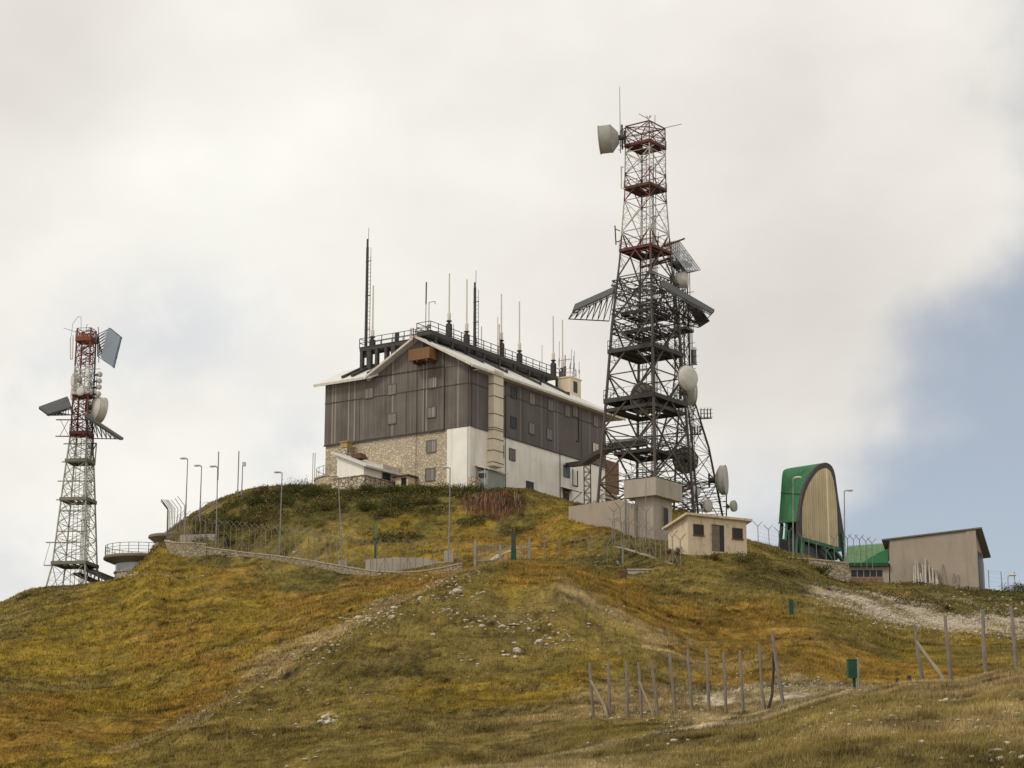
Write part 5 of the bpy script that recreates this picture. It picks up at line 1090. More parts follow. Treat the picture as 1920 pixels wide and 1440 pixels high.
# poles leaning on the shed
M_POLE = plain('bleached_pole', (.40, .36, .31), .9, 0, .15, 3, (.16, .13, .10), .4); M_WOOD = plain('silvered_wood', (.20, .168, .138), .9, 0, .2, 3, (.12, .10, .08), .5); M_WOOD2 = plain('dark_wood', (.06, .045, .035), .9, 0, .2, 3); M_WOOD3 = plain('pale_wood', (.36, .30, .22), .9, 0, .15, 3)
R5 = random.Random(5)
for k in range(24):
    ub = 1713+2.0*k+R5.uniform(-1.5, 1.5); ut = ub+R5.uniform(-6, 2.5); vt = 1052+R5.uniform(0, 12)+max(0, k-13)*1.6
    if k == 11: ut, vt = 1735, 1047
    b = Vector(S.ony(ub, 1099+R5.uniform(-2, 3), -R5.uniform(.9, 1.4))); t = Vector(S.ony(ut, vt, -.1-R5.uniform(0, .15)))
    tag(MB().tube(S.w(*b), S.w(*t), R5.uniform(.075, .10), 7, .06).build('wooden_pole', (M_POLE, M_WOOD, M_POLE)[k % 3]), 'grey wooden pole in the dense stack leaning on the tan shed wall', 'pole', 'poles stacked against the tan shed')
for a, b, lab in (((1767, 1101), (1767.5, 1058), 'single upright wooden pole leaning on the tan shed, right of the dense stack'), ((1783, 1103), (1788, 1075), 'left of two short crossed sticks leaning on the tan shed'), ((1782, 1102), (1797, 1078), 'right, more slanted one of two short crossed sticks leaning on the tan shed')):
    tag(MB().tube(S.w(*S.ony(*a, -.8)), S.w(*S.ony(*b, -.1)), .06, 7, .045).build('wooden_pole', M_WOOD), lab, 'pole', 'poles stacked against the tan shed')
# ------------------------------------------------------------------ enclosure: walls, fences, gate, lamps
def wall_line(pts, name, label, mat, cap, h_down, thick=.35, cap_h=.10, cat='wall'):
    P = [at(*p) for p in pts]; o = empty(name, P[0], 0, label, cat); O0 = P[0]; m_ = MB(); c_ = MB()
    for a, b in zip(P, P[1:]):
        a, b = a-O0, b-O0; d = (b-a); d.z = 0; d.normalize(); s_ = Vector((-d.y, d.x, 0))
        if s_.y < 0: s_ = -s_
        m_.slab([a, b, b-Vector((0, 0, h_down)), a-Vector((0, 0, h_down))], s_*thick)
        q = s_*.06; c_.slab([a-q, b-q, b+s_*thick+q, a+s_*thick+q], (0, 0, cap_h))
    m_.build('wall', mat, o); c_.build('coping', cap, o); return o, P
M_COPE = plain('pale_coping', (.36, .295, .205), .85, 0, .15, 2, (.20, .16, .10), .5)
W1 = [(380, 1026, 178), (425, 1032, 176.2), (471, 1038, 174.5), (511, 1042, 172.7), (551, 1047, 171), (584, 1052, 169.5), (616, 1058, 168), (646, 1063, 166.5), (676, 1068, 165), (706, 1072, 163.5), (748, 1074, 162.5), (789, 1072, 161.5), (831, 1065, 160.5), (866, 1057, 160)]
_, PW1 = wall_line(W1, 'enclosure_wall', 'long low stone wall with pale coping under the fence, sweeping down across the hill', M_STONE3, M_COPE, 1.3)
cor = [(309, 1014, 184), (313, 1016, 181), (325, 1018, 179), (345, 1019, 178.2), (366, 1019, 177.8), (387, 1021, 177.6)]
_, PWc = wall_line(cor, 'enclosure_wall', 'rounded higher stone wall end below the fence corner, left of the long wall', M_STONE3, M_COPE, 1.5)
W3 = [(1142, 1024, 158), (1171, 1030, 153.5), (1200, 1039, 149.5), (1240, 1053, 144.5), (1281, 1067, 140)]
_, PW3 = wall_line(W3, 'enclosure_wall', 'low pale wall slanting down right in front of the watch house', M_STONE3, M_COPE, .6, .3)
W4 = [(1177, 1069, 141), (1230, 1069, 140.3), (1290, 1069, 139.5)]
wall_line(W4, 'enclosure_wall', 'thin concrete kerb running level below the slanting pale wall', M_CONC, M_COPE, .5, .3)
W5 = [(928, 1050, 162), (943, 1039, 165), (966, 1031, 167), (993, 1026, 169), (1030, 1020, 171), (1068, 1014.5, 173), (1105, 1008, 175), (1139, 1001.5, 177), (1168, 997, 178.5)]
W5 = [(u, v, hit(u, v+1).y) for u, v, D in W5]
wall_line(W5, 'path_edging', 'rough white stone edging of the path climbing right behind the gate', M_STONE, M_STONE, .8, .45, .02)
W6 = [(1478, 1046, 164), (1500, 1048, 163), (1530, 1050, 162.5), (1560, 1053, 162), (1592, 1057, 162)]
wall_line(W6, 'enclosure_wall', 'stone wall stub below the green shelter, running to the low garage', M_STONE3, M_COPE, 1.5)
p = at(685, 1072, 164.5); q = at(834, 1070, 163.5)
m_ = MB(); tops = []; R6 = random.Random(2)
for k in range(31):
    t = k/30; a = p.lerp(q, t); a.z = at(685+149*t, 1049-4*math.sin(math.pi*min(1, t*1.1))+R6.uniform(-.8, .8)+max(0, t-.75)*20, a.y).z; tops.append(a)
vs = []
for a in tops: vs += [(a.x, a.y, a.z-2.6), tuple(a), (a.x, a.y+.8, a.z+R6.uniform(-.1, .1)), (a.x, a.y+.8, a.z-2.6)]
m_.add(vs, [(i*4+j, i*4+j+1, i*4+5+j, i*4+4+j) for i in range(30) for j in range(3)]+[(0, 1, 2, 3), (120, 123, 122, 121)])
tag(m_.build('concrete_bank', M_CONC), 'broken grey concrete bank just behind the lowest stretch of fence', 'bank')
# fence posts: thin post with two slanting arms, one mesh shared by all
M_POST = plain('fence_post', (.20, .185, .16), .7, .2, .25, 3, (.10, .06, .04), .5)
def post_mesh(h, arm, kind, strut=False):
    m_ = MB().box(-.024, .024, -.024, .024, -.5, h)
    if kind in 'VL': m_.bar((0, 0, h), (-arm, 0, h+arm*1.05), .04)
    if kind in 'VR': m_.bar((0, 0, h), (arm, 0, h+arm*1.05), .04)
    if strut: m_.bar((0, -.02, h*.55), (-.45, -.02, 0), .04); m_.bar((0, -.02, h*.55), (.45, -.02, 0), .04)
    return m_.mesh('post')
def fence(label, P, h, arm, kind, strutn=0, wires=True, face=None, arms=None):
    O0 = P[0]; o = empty('perimeter_fence', O0, 0, label, 'fence'); mA = post_mesh(h, arm, kind); mB = post_mesh(h, arm, kind, True)
    for k, a in enumerate(P):
        x = link('post', mB if strutn and k % strutn == 0 else mA, None, o)
        if not (mB if strutn and k % strutn == 0 else mA).materials: x.data.materials.append(M_POST)
        x.location = a-O0; b = P[min(k+1, len(P)-1)]-P[max(k-1, 0)]; x.rotation_euler = (random.uniform(-.02, .02), random.uniform(-.03, .03), (math.atan2(b.y, b.x) if face is None else face)+random.uniform(-.15, .15))
        x.scale = (1, 1, random.uniform(.96, 1.04))
    if wires:
        m_ = MB()
        for a, b in zip(P, P[1:]):
            a, b = a-O0, b-O0
            for f in (.08, .3, .5, .7, .9, 1.0): m_.bar(a+Vector((0, 0, h*f)), b+Vector((0, 0, h*f)), .007)
            d = (b-a); d.z = 0; d.normalize(); n_ = int((b-a).length/.22)
            for sg in (-1, 1):
                if (sg < 0 and kind == 'R') or (sg > 0 and kind == 'L'): continue
        m_.build('wire', M_WIRE, o)
    return o
def along(P, n, jit=.12):
    L = [0]; out = []
    for a, b in zip(P, P[1:]): L.append(L[-1]+(b-a).length)
    for i in range(n):
        s = L[-1]*(i+.5+random.uniform(-jit, jit))/n; k = min(len(P)-2, max(0, int(np.searchsorted(L, s))-1)); out.append(P[k].lerp(P[k+1], (s-L[k])/(L[k+1]-L[k])))
    return out
fence('long wire fence on the sweeping stone wall, grey posts with forked tops', along([q+Vector((0, .17, .05)) for q in PW1], 40), 2.15, .50, 'V', 3, face=math.radians(8))
cp = along([at(311, 1015, 187), at(313, 1015, 182)], 5)+along([q+Vector((0, .15, .05)) for q in PWc[2:]], 8)
fence('tall fence round the left corner of the enclosure, arms bent outward against the sky', [q+Vector((0, .15, .05)) for q in along([at(350, 1006, 187.5), at(330, 1010, 186.8), at(314, 1012, 184.5), at(311, 1014, 182)], 12)], 2.9, .75, 'L', 0, face=math.radians(40))
fence('short fence with single bent arms on the rounded wall end', cp[5:], 2.3, .6, 'R', 2, face=math.radians(10))
fence('fence of forked posts climbing the slanting pale wall before the watch house', along([q+Vector((0, .15, .05)) for q in PW3]+[], 14, .3), 2.0, .42, 'V', 4, face=math.radians(-20))
P8 = [Vector(hit(u, v)) for u, v in ((1021, 1051), (1049, 1052), (1077, 1050), (1104, 1052), (1139, 1058), (1169, 1058))]
fence('sparse row of forked fence posts in the grass right of the gate', P8, 1.55, .35, 'V', 0, face=.1)
P9 = [gp(u, D) for u, D in ((1153, 158), (1165, 158.5), (1189, 159), (1195, 158.2), (1199, 158), (1213, 157))]
fence('cluster of dark forked posts at the foot of the watch house', P9, 2.3, .42, 'V', 0, face=.2)
P10 = [gp(u, D) for u, D in ((1422, 167), (1443, 168), (1462, 170))]+[gp(u, D)+Vector((0, 0, .2)) for u, D in ((1480, 168), (1504, 166), (1517, 165), (1533, 164.5), (1550, 164))]+[at(u, v, D) for u, v, D in ((1565, 1052, 163), (1590, 1050, 163.5), (1602, 1050, 163), (1614, 1052, 163.2), (1625, 1055, 163), (1636, 1058, 162.8))]
fence('fence of forked posts passing in front of the green shelter', P10, 1.75, .40, 'V', 0, face=.15)
P11 = [gp(u, D) for u, D in ((1855, 180), (1880, 181), (1904, 182))]
fence('three thin bare fence posts on the skyline right of the tan shed', P11, 2.0, .0001, 'N', 0)
# gate
gate = empty('metal_gate', at(940, 1052, 160), 0, 'grey barred double gate with an orange sign, at the path behind the knoll', 'gate'); G0 = at(940, 1052, 160)
gx = [at(u, 1052, D)-G0 for u, D in ((890.5, 160.2), (938, 160), (992.5, 159.6))]
for q, hh in zip(gx, (1.75, 1.35, 1.75)): MB().box(q.x-.09, q.x+.09, q.y-.09, q.y+.09, -.8, hh).build('gate_post', M_STEEL, gate)
for a, b in zip(gx, gx[1:]):
    m_ = MB(); a2, b2 = a+Vector((.13, 0, 0)), b-Vector((.13, 0, 0))
    for hh in (.05, 1.28): m_.bar(a2+Vector((0, 0, hh)), b2+Vector((0, 0, hh)), .05)
    for k in range(15): q = a2.lerp(b2, k/14); m_.bar(q+Vector((0, 0, .05)), q+Vector((0, 0, 1.28)), .022)
    m_.build('gate_leaf', M_STEEL, gate)
q = at(951, 1044, 159.9)-G0
sg = MB().box(q.x-.22, q.x+.22, -.06, -.03, q.z-.25, q.z+.25).build('sign', plain('orange_sign', (.55, .24, .02), .6, 0, .1), gate)
# lamps
M_LHEAD = plain('lamp_head', (.52, .49, .43), .5, .0, .1)
def lamp(bu, bv, D, tu, tv, side, label, base=False, flood=False, hl=.62, group='lamp posts of the enclosure', r=.075):
    b = at(bu, bv, D); t = at(tu, tv, D); o = empty('lamp_post', b, 0, label, 'lamp post', group); T_ = t-b
    MB().tube((0, 0, -.8), T_*.35, r, 8, r*.9).tube(T_*.35, T_, r*.75, 8, r*.55).build('pole', M_LAMPP, o)
    if base: MB().box(-.38, .38, -.38, .38, -.9, .55).build('concrete_base', M_CONC, o)
    if side:
        s_ = side; e = T_+Vector((s_*.22, -.05, .03)); m_ = MB()
        if flood: m_.box(T_.x-.02, T_.x+.30, T_.y-.15, T_.y+.15, T_.z-.1, T_.z+.28)
        else:
            n = 10; prof = [(-.05, .03), (.0, .075), (.15, .13), (.35, .155), (.52, .13), (hl, .03), (hl, 0)]
            vs = []; 
            m_.lathe(prof, e-Vector((s_*.1, 0, 0)), (s_, -.12, -.06), 12); m_.v = [(x, y, e.z+(z-e.z)*.72) for x, y, z in m_.v]
            m_.tube(T_-Vector((0, 0, .1)), e, .045, 6)
        m_.build('lamp_head', M_LHEAD, o, True)
    return o
lamp(347, 990, 183, 352, 860, -1, 'leftmost lamp post, rising by the fence corner with its head to the left')
lamp(374.5, 975, 186, 378, 873.5, -1, 'second lamp post from the left, on the skyline with its head to the left')
lamp(405.5, 1016, 180, 408, 875, -1, 'third lamp post from the left, with a tall bare rod beside it')
lamp(452.5, 945, 190, 455, 872, 1, 'short post on the skyline with a boxy floodlight', flood=True)
lamp(524, 1041, 173, 529, 886, -1, 'lamp post left of the building on the sweeping fence, head to the left')
lamp(642.5, 1064, 168, 634, 893, -1, 'lamp post leaning left in front of the annex, on a concrete block', True)
lamp(841.5, 1046, 164, 844, 877, -1, 'lamp post before the white front corner, on a big concrete block', True, hl=.5)
lamp(1172, 1034, 160, 1173.5, 890, 1, 'thick pale lamp post left of the watch house with a small white head', hl=.4, r=.13)
lamp(1210, 1036, 155, 1211.5, 880, -1, 'thin pole standing right in front of the watch house parapet', hl=.4, r=.05)
lamp(1487, 1048, 166, 1487, 896, 1, 'lamp post in front of the green corrugated shell, head to the right')
lamp(1584, 1060, 166, 1583, 920, 1, 'lamp post at the right edge of the green shelter, head to the right')
lamp(1890, 1122, 180, 1890, 1079, 1, 'short distant lamp post at the right edge beyond the tan shed', r=.05)
lamp(1168, 1062, 150, 1168, 1022, 0, 'short stout pale pole stub in the grass right of the gate', r=.1)
for (a, b, D, lab) in (((445, 942), (448, 846), 189, 'thin bare rod on the left skyline just left of the floodlight post'), ((408.5, 900), (410, 847), 180.5, 'bare rod fixed alongside the third lamp post from the left')):
    tag(MB().tube(at(*a, D), at(*b, D), .055, 6).build('rod', M_STEEL), lab, 'rod', 'bare rods on the left skyline')
# green posts and box
def green_post(u0, v0, u1, v1, D, w_, label, top=False, lower=.5):
    b = at(u0, v0, D); b.z = min(b.z, ground_z(b.x, b.y)+.02); t = at(u1, v1, D); o = empty('green_post', b, 0, label, 'post', 'green marker posts'); h = t.z-b.z
    MB().box(-w_, w_, -w_*.7, w_*.7, -.5, h*lower).build('sleeve', M_GREEND, o); MB().box(-w_*.85, w_*.85, -w_*.6, w_*.6, h*lower, h).build('shaft', plain('mossy_concrete', (.13, .15, .08), .9) if top else M_GREEND if lower == .5 else plain('dark_post_paint', (.045, .05, .038), .8), o)
    if top: MB().box(-w_*2, w_*3.2, -.2, .2, h, h+.12).tube((w_*3, 0, h+.05), (w_*7, 0, h+.18), .05, 5).tube((0, 0, h+.1), (.05, 0, h+.3), .09, 6).build('bracket', M_IRON, o)
    return o
green_post(704, 1068, 700.5, 973, 168, .12, 'tall slim green post with a dark bracket on top, behind the sweeping fence', True, .62)
green_post(963, 1050, 962.5, 996, 158, .21, 'thick dark green post standing just before the gate', False, .45)
green_post(1485, 1177, 1485, 1124, 117, .14, 'plain green post alone on the ochre slope below the low garage')
b = at(1598.5, 1292, 52.0); b.z = ground_z(b.x, b.y); o = empty('green_box', b, 0, 'green metal cabinet on a short post at the crest of the near meadow', 'cabinet'); hz_ = at(1600, 1271, b.y).z-b.z; ht_ = at(1600, 1238, b.y).z-b.z
MB().box(-.115, .115, -.11, .11, hz_, ht_).box(-.125, .125, -.13, .13, ht_, ht_+.02).build('cabinet', plain('green_cabinet', (.018, .088, .028), .5, 0, .12), o)
MB().box(.02, .085, -.03, .03, -.3, hz_).build('stand', M_GREEND, o)
MB().box(-.095, .095, -.116, -.111, hz_+.03, ht_-.03).build('door', M_GREEND, o)
q = at(1610.5, 1293, 51.9); q.z = ground_z(q.x, q.y); tag(MB().tube(q-Vector((0, 0, .2)), Vector((q.x, q.y, at(1610, 1232, 51.9).z)), .03, 7).build('metal_pole', M_STEEL), 'thin grey pole touching the right side of the green cabinet', 'pole')
q = Vector(hit(1169, 1086)); tag(MB().box(-.22, .22, -.15, .15, -.4, .62).box(-.20, .20, -.17, -.15, .05, .5).build('rusty_stump', M_RUST), 'short rusty box stump in the grass below the level kerb', 'stump').location = q
for u, v, w_, hh, lab in ((1680, 1285, .03, .16, 'tiny dark broken stake on the crest, left of its twin'), (1703, 1281, .05, .17, 'dark broken stump on the crest beside the right stakes')):
    q = Vector(hit(u, v)); m_ = MB().tube((0, 0, -.1), (.03, 0, hh), w_, 6).tube((.08, 0, -.1), (.02, 0, hh*.6), w_*.7, 6); tag(m_.build('broken_stake', M_WOOD2), lab, 'stake').location = q
# weathered stakes in the near meadow
FEET = []
def stake(pts, D, r, label, mat, lean=0.0, group='weathered stakes in the near meadow'):
    g = gp(pts[0][0], D); FEET.append(g); v0 = pts[0][1]; vg = proj(g)[1]; P = []
    for i, (u, v) in enumerate(pts): P.append(at(u, v+(vg-v0), D+lean*i))
    m_ = MB(); n = 5; seg = []
    for a, b in zip(P, P[1:]):
        for j in range(n): seg.append(a.lerp(b, j/n))
    seg.append(P[-1]); R_ = random.Random(int(pts[0][0]*7)); seg = [s+Vector((R_.uniform(-.012, .012), R_.uniform(-.012, .012), 0)) if 0 < i < len(seg)-1 else s for i, s in enumerate(seg)]
    seg[0] = seg[0]-Vector((0, 0, .25)); N = len(seg)-1; vs = []; fs = []; ns = 8
    for i, s in enumerate(seg):
        rr = r*(1.08-.25*i/N)*R_.uniform(.93, 1.07)
        for k in range(ns): t = 2*math.pi*k/ns; q = rr*(1+.12*math.sin(3*t+i)); vs.append((s.x+math.cos(t)*q, s.y+math.sin(t)*q, s.z))
    for i in range(N):
        for k in range(ns): fs.append((i*ns+k, i*ns+(k+1) % ns, (i+1)*ns+(k+1) % ns, (i+1)*ns+k))
    fs.append(tuple(range(N*ns, N*ns+ns))); vs = [tuple(Vector(q)-P[0]) for q in vs]; m_.add(vs, fs); o = m_.build('wooden_stake', mat, None, True); o.location = P[0]
    return tag(o, label, 'stake', group)
ORD = ['first', 'second', 'third', 'fourth', 'fifth', 'sixth', 'seventh', 'eighth', 'ninth', 'tenth', 'eleventh']
row = [((1113, 1343), (1105.4, 1237)), ((1143, 1343), (1141, 1236)), ((1177, 1343), (1174, 1234)), ((1203, 1343), (1197, 1238)), ((1234, 1343), (1222, 1237)), ((1266, 1348), (1256, 1233)), ((1298, 1352), (1290, 1229)), ((1329, 1348), (1325, 1226)), ((1362, 1345), (1357, 1225)), ((1393, 1348), (1388, 1226)), ((1433.5, 1347), (1428, 1290), (1424, 1215.6))]
for i, p in enumerate(row): stake(p, 60.5-.15*i, .047, ORD[i]+' upright stake from the left in the row of eleven on the near meadow', M_WOOD)
stake(((1139, 1343), (1133, 1319), (1107, 1272)), 60.3, .05, 'crooked pale brace leaning left onto the first stake of the row', M_WOOD3)
stake(((1228, 1345), (1198.6, 1276)), 60.0, .035, 'straight pale brace leaning left onto the fourth stake of the row', M_WOOD3)
stake(((1469, 1345), (1458, 1270), (1446.6, 1203)), 58.8, .055, 'tallest stake at the right end of the row, leaning left', M_WOOD)
stake(((1438, 1348), (1448, 1310), (1451, 1232)), 58.9, .045, 'dark curved brace under the tall leaning stake at the row end', M_WOOD2)
stake(((1731, 1277), (1721, 1211.5), (1714, 1165)), 50.5, .05, 'bent stake with a slanting brace, left of the four on the right crest', M_WOOD)
stake(((1777, 1283), (1717.6, 1199)), 49.8, .055, 'thick pale brace slanting down right from the bent stake', M_WOOD3)
stake(((1784, 1277), (1772, 1148)), 50.2, .05, 'stake leaning left with wire at its foot, second on the right crest', M_WOOD)
stake(((1847.6, 1272), (1845, 1200), (1841.5, 1142)), 48.5, .05, 'slightly bowed stake, third of the four on the right crest', M_WOOD)
stake(((1906.6, 1268.6), (1895, 1143.5)), 47.5, .05, 'rightmost stake on the crest, near the edge of the picture', M_WOOD)

A, Bq = at(338, 1003, 182), at(403, 1001, 181.5); m_ = MB().slab([A, Bq, Bq-Vector((0, 0, 2.6)), A-Vector((0, 0, 2.6))], (.05, .3, 0))
tag(m_.build('concrete_wall', M_CONC), 'short bare concrete wall inside the fence at the left corner of the enclosure', 'wall')
b = gp(396, 187.5); m_ = MB()
for i in range(4):
    pts = [(b.x-.45+i*.28+.5*math.cos(t), b.y+.1*i, b.z+.75+.55*math.sin(t)) for t in [math.radians(a) for a in range(-20, 201, 20)]]; m_.path(pts, .022, 4)
m_.tube((b.x-.95, b.y, b.z-.3), (b.x-.9, b.y, b.z+.6), .03, 5).tube((b.x+.9, b.y+.3, b.z-.3), (b.x+.9, b.y+.3, b.z+.6), .03, 5).tube((b.x-.95, b.y, b.z+.55), (b.x+.9, b.y+.3, b.z+.55), .02, 4)
tag(m_.build('wire_coil', M_STEEL), 'loose coil of wire on the skyline between the second and third lamp posts', 'wire coil')
# ------------------------------------------------------------------ grass, shrubs, stones
def grid_points(n, d0, d1, a0=-.30, a1=.31, power=1.0):
    "n random places between distances d0 and d1; more of them near the camera"
    u = RNG.random(n); D = d0*(d1/d0)**u if power == 1.0 else d0+(d1-d0)*u
    a = RNG.uniform(a0, a1, n); return a, D
def ground_many(a, D):
    f = np.clip((a-AZ[0])/(AZ[1]-AZ[0]), 0, NA-1.001); j = f.astype(int); t = f-j; Z_ = np.zeros(len(a))
    k = np.zeros(len(a), int)
    order = np.argsort(j); 
    for jj in np.unique(j):
        m_ = np.where(j == jj)[0]; Z_[m_] = np.interp(D[m_], GD[:, jj], GZ[:, jj])*(1-t[m_])+np.interp(D[m_], GD[:, jj+1], GZ[:, jj+1])*t[m_]
    return Z_
# places that carry no turf: the buildings' footprints
def inside(F, x0, x1, y0, y1, x, y):
    dx, dy = x-F.P.x, y-F.P.y; lx = dx*F.ex.x+dy*F.ex.y; ly = dx*F.ey.x+dy*F.ey.y; return (lx > x0) & (lx < x1) & (ly > y0) & (ly < y1)
def free(x, y):
    b = inside(B, -18.2, .5, -.3, 30, x, y) | inside(B, x0_ann-.5, x1_ann+.5, -6, 0, x, y) | inside(Hf, -.2, hw+.2, -.1, hd+.2, x, y) | inside(G, xl+.4, -.4, .4, yr-.4, x, y) | inside(S, -6, sw+.2, -.05, sb, x, y)
    return ~b
x0_ann, x1_ann = -12.3, -8.2
def tufts(n, d0, d1, blades, hgt, wid, shade, seed, thin=1.0):
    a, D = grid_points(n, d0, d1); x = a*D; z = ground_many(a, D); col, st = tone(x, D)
    keep = free(x, D) & (RNG.random(n) > st*1.15) & (RNG.random(n) < thin); x, y, z, col = x[keep], D[keep], z[keep], col[keep]; n = len(x)
    hs = hgt*(.55+.9*RNG.random(n))*(1+.9*fbm(x/1.7, y/1.7, 2, seed)); V = np.zeros((n, blades, 3, 3), np.float32); C = np.zeros((n, blades, 3, 3), np.float32)
    for b in range(blades):
        t = RNG.uniform(0, 2*np.pi, n); r = wid*RNG.uniform(.0, 1.6, n); bx, by = x+np.cos(t)*r, y+np.sin(t)*r
        w_ = wid*.22*(.7+.7*RNG.random(n)); s = RNG.uniform(0, 2*np.pi, n); lean = hs*RNG.uniform(.15, .75, n); la = RNG.normal(.5, 1.2, n)
        V[:, b, 0] = np.stack([bx-np.cos(s)*w_, by-np.sin(s)*w_, z-.03], 1); V[:, b, 1] = np.stack([bx+np.cos(s)*w_, by+np.sin(s)*w_, z-.03], 1)
        V[:, b, 2] = np.stack([bx+np.cos(la)*lean, by+np.sin(la)*lean, z+hs*RNG.uniform(.7, 1.1, n)], 1)
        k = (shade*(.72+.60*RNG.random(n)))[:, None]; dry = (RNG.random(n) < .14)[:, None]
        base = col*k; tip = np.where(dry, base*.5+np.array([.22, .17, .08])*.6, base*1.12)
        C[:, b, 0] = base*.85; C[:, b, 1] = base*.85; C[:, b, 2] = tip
    return V.reshape(-1, 3), C.reshape(-1, 3)
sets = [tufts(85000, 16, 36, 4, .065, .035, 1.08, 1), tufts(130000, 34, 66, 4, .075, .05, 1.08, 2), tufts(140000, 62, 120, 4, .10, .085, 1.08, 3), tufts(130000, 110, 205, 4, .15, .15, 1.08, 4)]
def footgrass(P, blades, hgt, spread):
    "longer grass that the mower and the sheep leave round the foot of a post"
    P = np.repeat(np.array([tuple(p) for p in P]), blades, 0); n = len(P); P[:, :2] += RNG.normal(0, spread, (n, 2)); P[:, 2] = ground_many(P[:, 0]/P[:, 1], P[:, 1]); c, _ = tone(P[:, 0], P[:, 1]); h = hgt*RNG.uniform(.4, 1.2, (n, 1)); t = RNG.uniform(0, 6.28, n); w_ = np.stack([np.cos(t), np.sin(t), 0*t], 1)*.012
    tip = P+np.stack([RNG.normal(0, .35, n), RNG.normal(0, .35, n), np.ones(n)], 1)*h
    return np.stack([P-w_-[0, 0, .03], P+w_-[0, 0, .03], tip], 1).reshape(-1, 3), np.repeat(c*RNG.uniform(.6, 1.3, (n, 1)), 3, 0)
sets += [footgrass(FEET, 70, .17, .09), footgrass([hit(1485, 1176)], 90, .2, .15)]
V = np.concatenate([s[0] for s in sets]); C = np.concatenate([s[1] for s in sets]); nb = len(V)//3
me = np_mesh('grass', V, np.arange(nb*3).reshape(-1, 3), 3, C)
def leafmat(name, rough=.9):
    m = MT(name, rough); m.b.inputs['Specular IOR Level'].default_value = .08; va = m.n('ShaderNodeVertexColor', layer_name='tone')
    m.color(va.outputs[0]); return m.m
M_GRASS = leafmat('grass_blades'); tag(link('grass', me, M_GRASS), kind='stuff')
# shrubs: clouds of small leaves on stems; each bush one thing
M_LEAF = leafmat('leaves')
def leafcloud(cx, cy, rx, ry, rz, n, size, col, seed, zfun=None, droop=.3):
    r = np.random.default_rng(seed); nl = 9+int(rx*4); 
    cen = np.stack([r.normal(0, .45, nl), r.normal(0, .45, nl), r.uniform(.15, .85, nl)], 1); k = r.integers(0, nl, n)
    p = cen[k]+r.normal(0, .20, (n, 3)); P = np.stack([p[:, 0]*rx, p[:, 1]*ry, np.abs(p[:, 2])*rz], 1)
    d1 = r.normal(0, 1, (n, 3)); d1 /= np.linalg.norm(d1, axis=1, keepdims=True); d2 = np.cross(d1, r.normal(0, 1, (n, 3))); d2 /= np.linalg.norm(d2, axis=1, keepdims=True)
    s = size*r.uniform(.6, 1.4, (n, 1)); V = np.stack([P-d1*s, P+d2*s*.55, P+d1*s, P-d2*s*.55], 1)
    c = np.array(col)[None]*(r.uniform(.55, 1.5, (n, 1)))*(.8+.5*r.random((nl, 1))[k]); c = c*np.where(r.random((n, 1)) < .07, np.array([[1.9, 1.35, .9]]), 1)
    return V.reshape(-1, 3), np.repeat(c, 4, 0)
def shrub(u, v, rx, rz, col, label, cat='shrub', group='shrubs on the mound', D=None, seed=0, n=None, size=.055):
    g = Vector(hit(u, v)) if D is None else gp(u, D); n = n or int(1900*rx*max(.7, rz))
    V, C = leafcloud(0, 0, rx, rx*.8, rz, n, size, col, seed); me = np_mesh('shrub', V, np.arange(len(V)).reshape(-1, 4), 4, C); o = link('shrub', me, M_LEAF); o.location = g-Vector((0, 0, .12))
    m_ = MB(); R_ = random.Random(seed)
    for k in range(5): m_.tube((0, 0, -.1), (R_.uniform(-.6, .6)*rx, R_.uniform(-.5, .5)*rx, rz*R_.uniform(.5, .9)), .03, 5, .012)
    m_.build('stem', M_WOOD2, o); return tag(o, label, cat, group)
DGR, OLV, BRN, RDD = (.060, .070, .021), (.100, .088, .028), (.115, .082, .032), (.155, .066, .044)
shrub(1112, 968, 1.1, 1.25, (.042, .062, .018), 'round green bush alone before the tan boundary wall', seed=31)
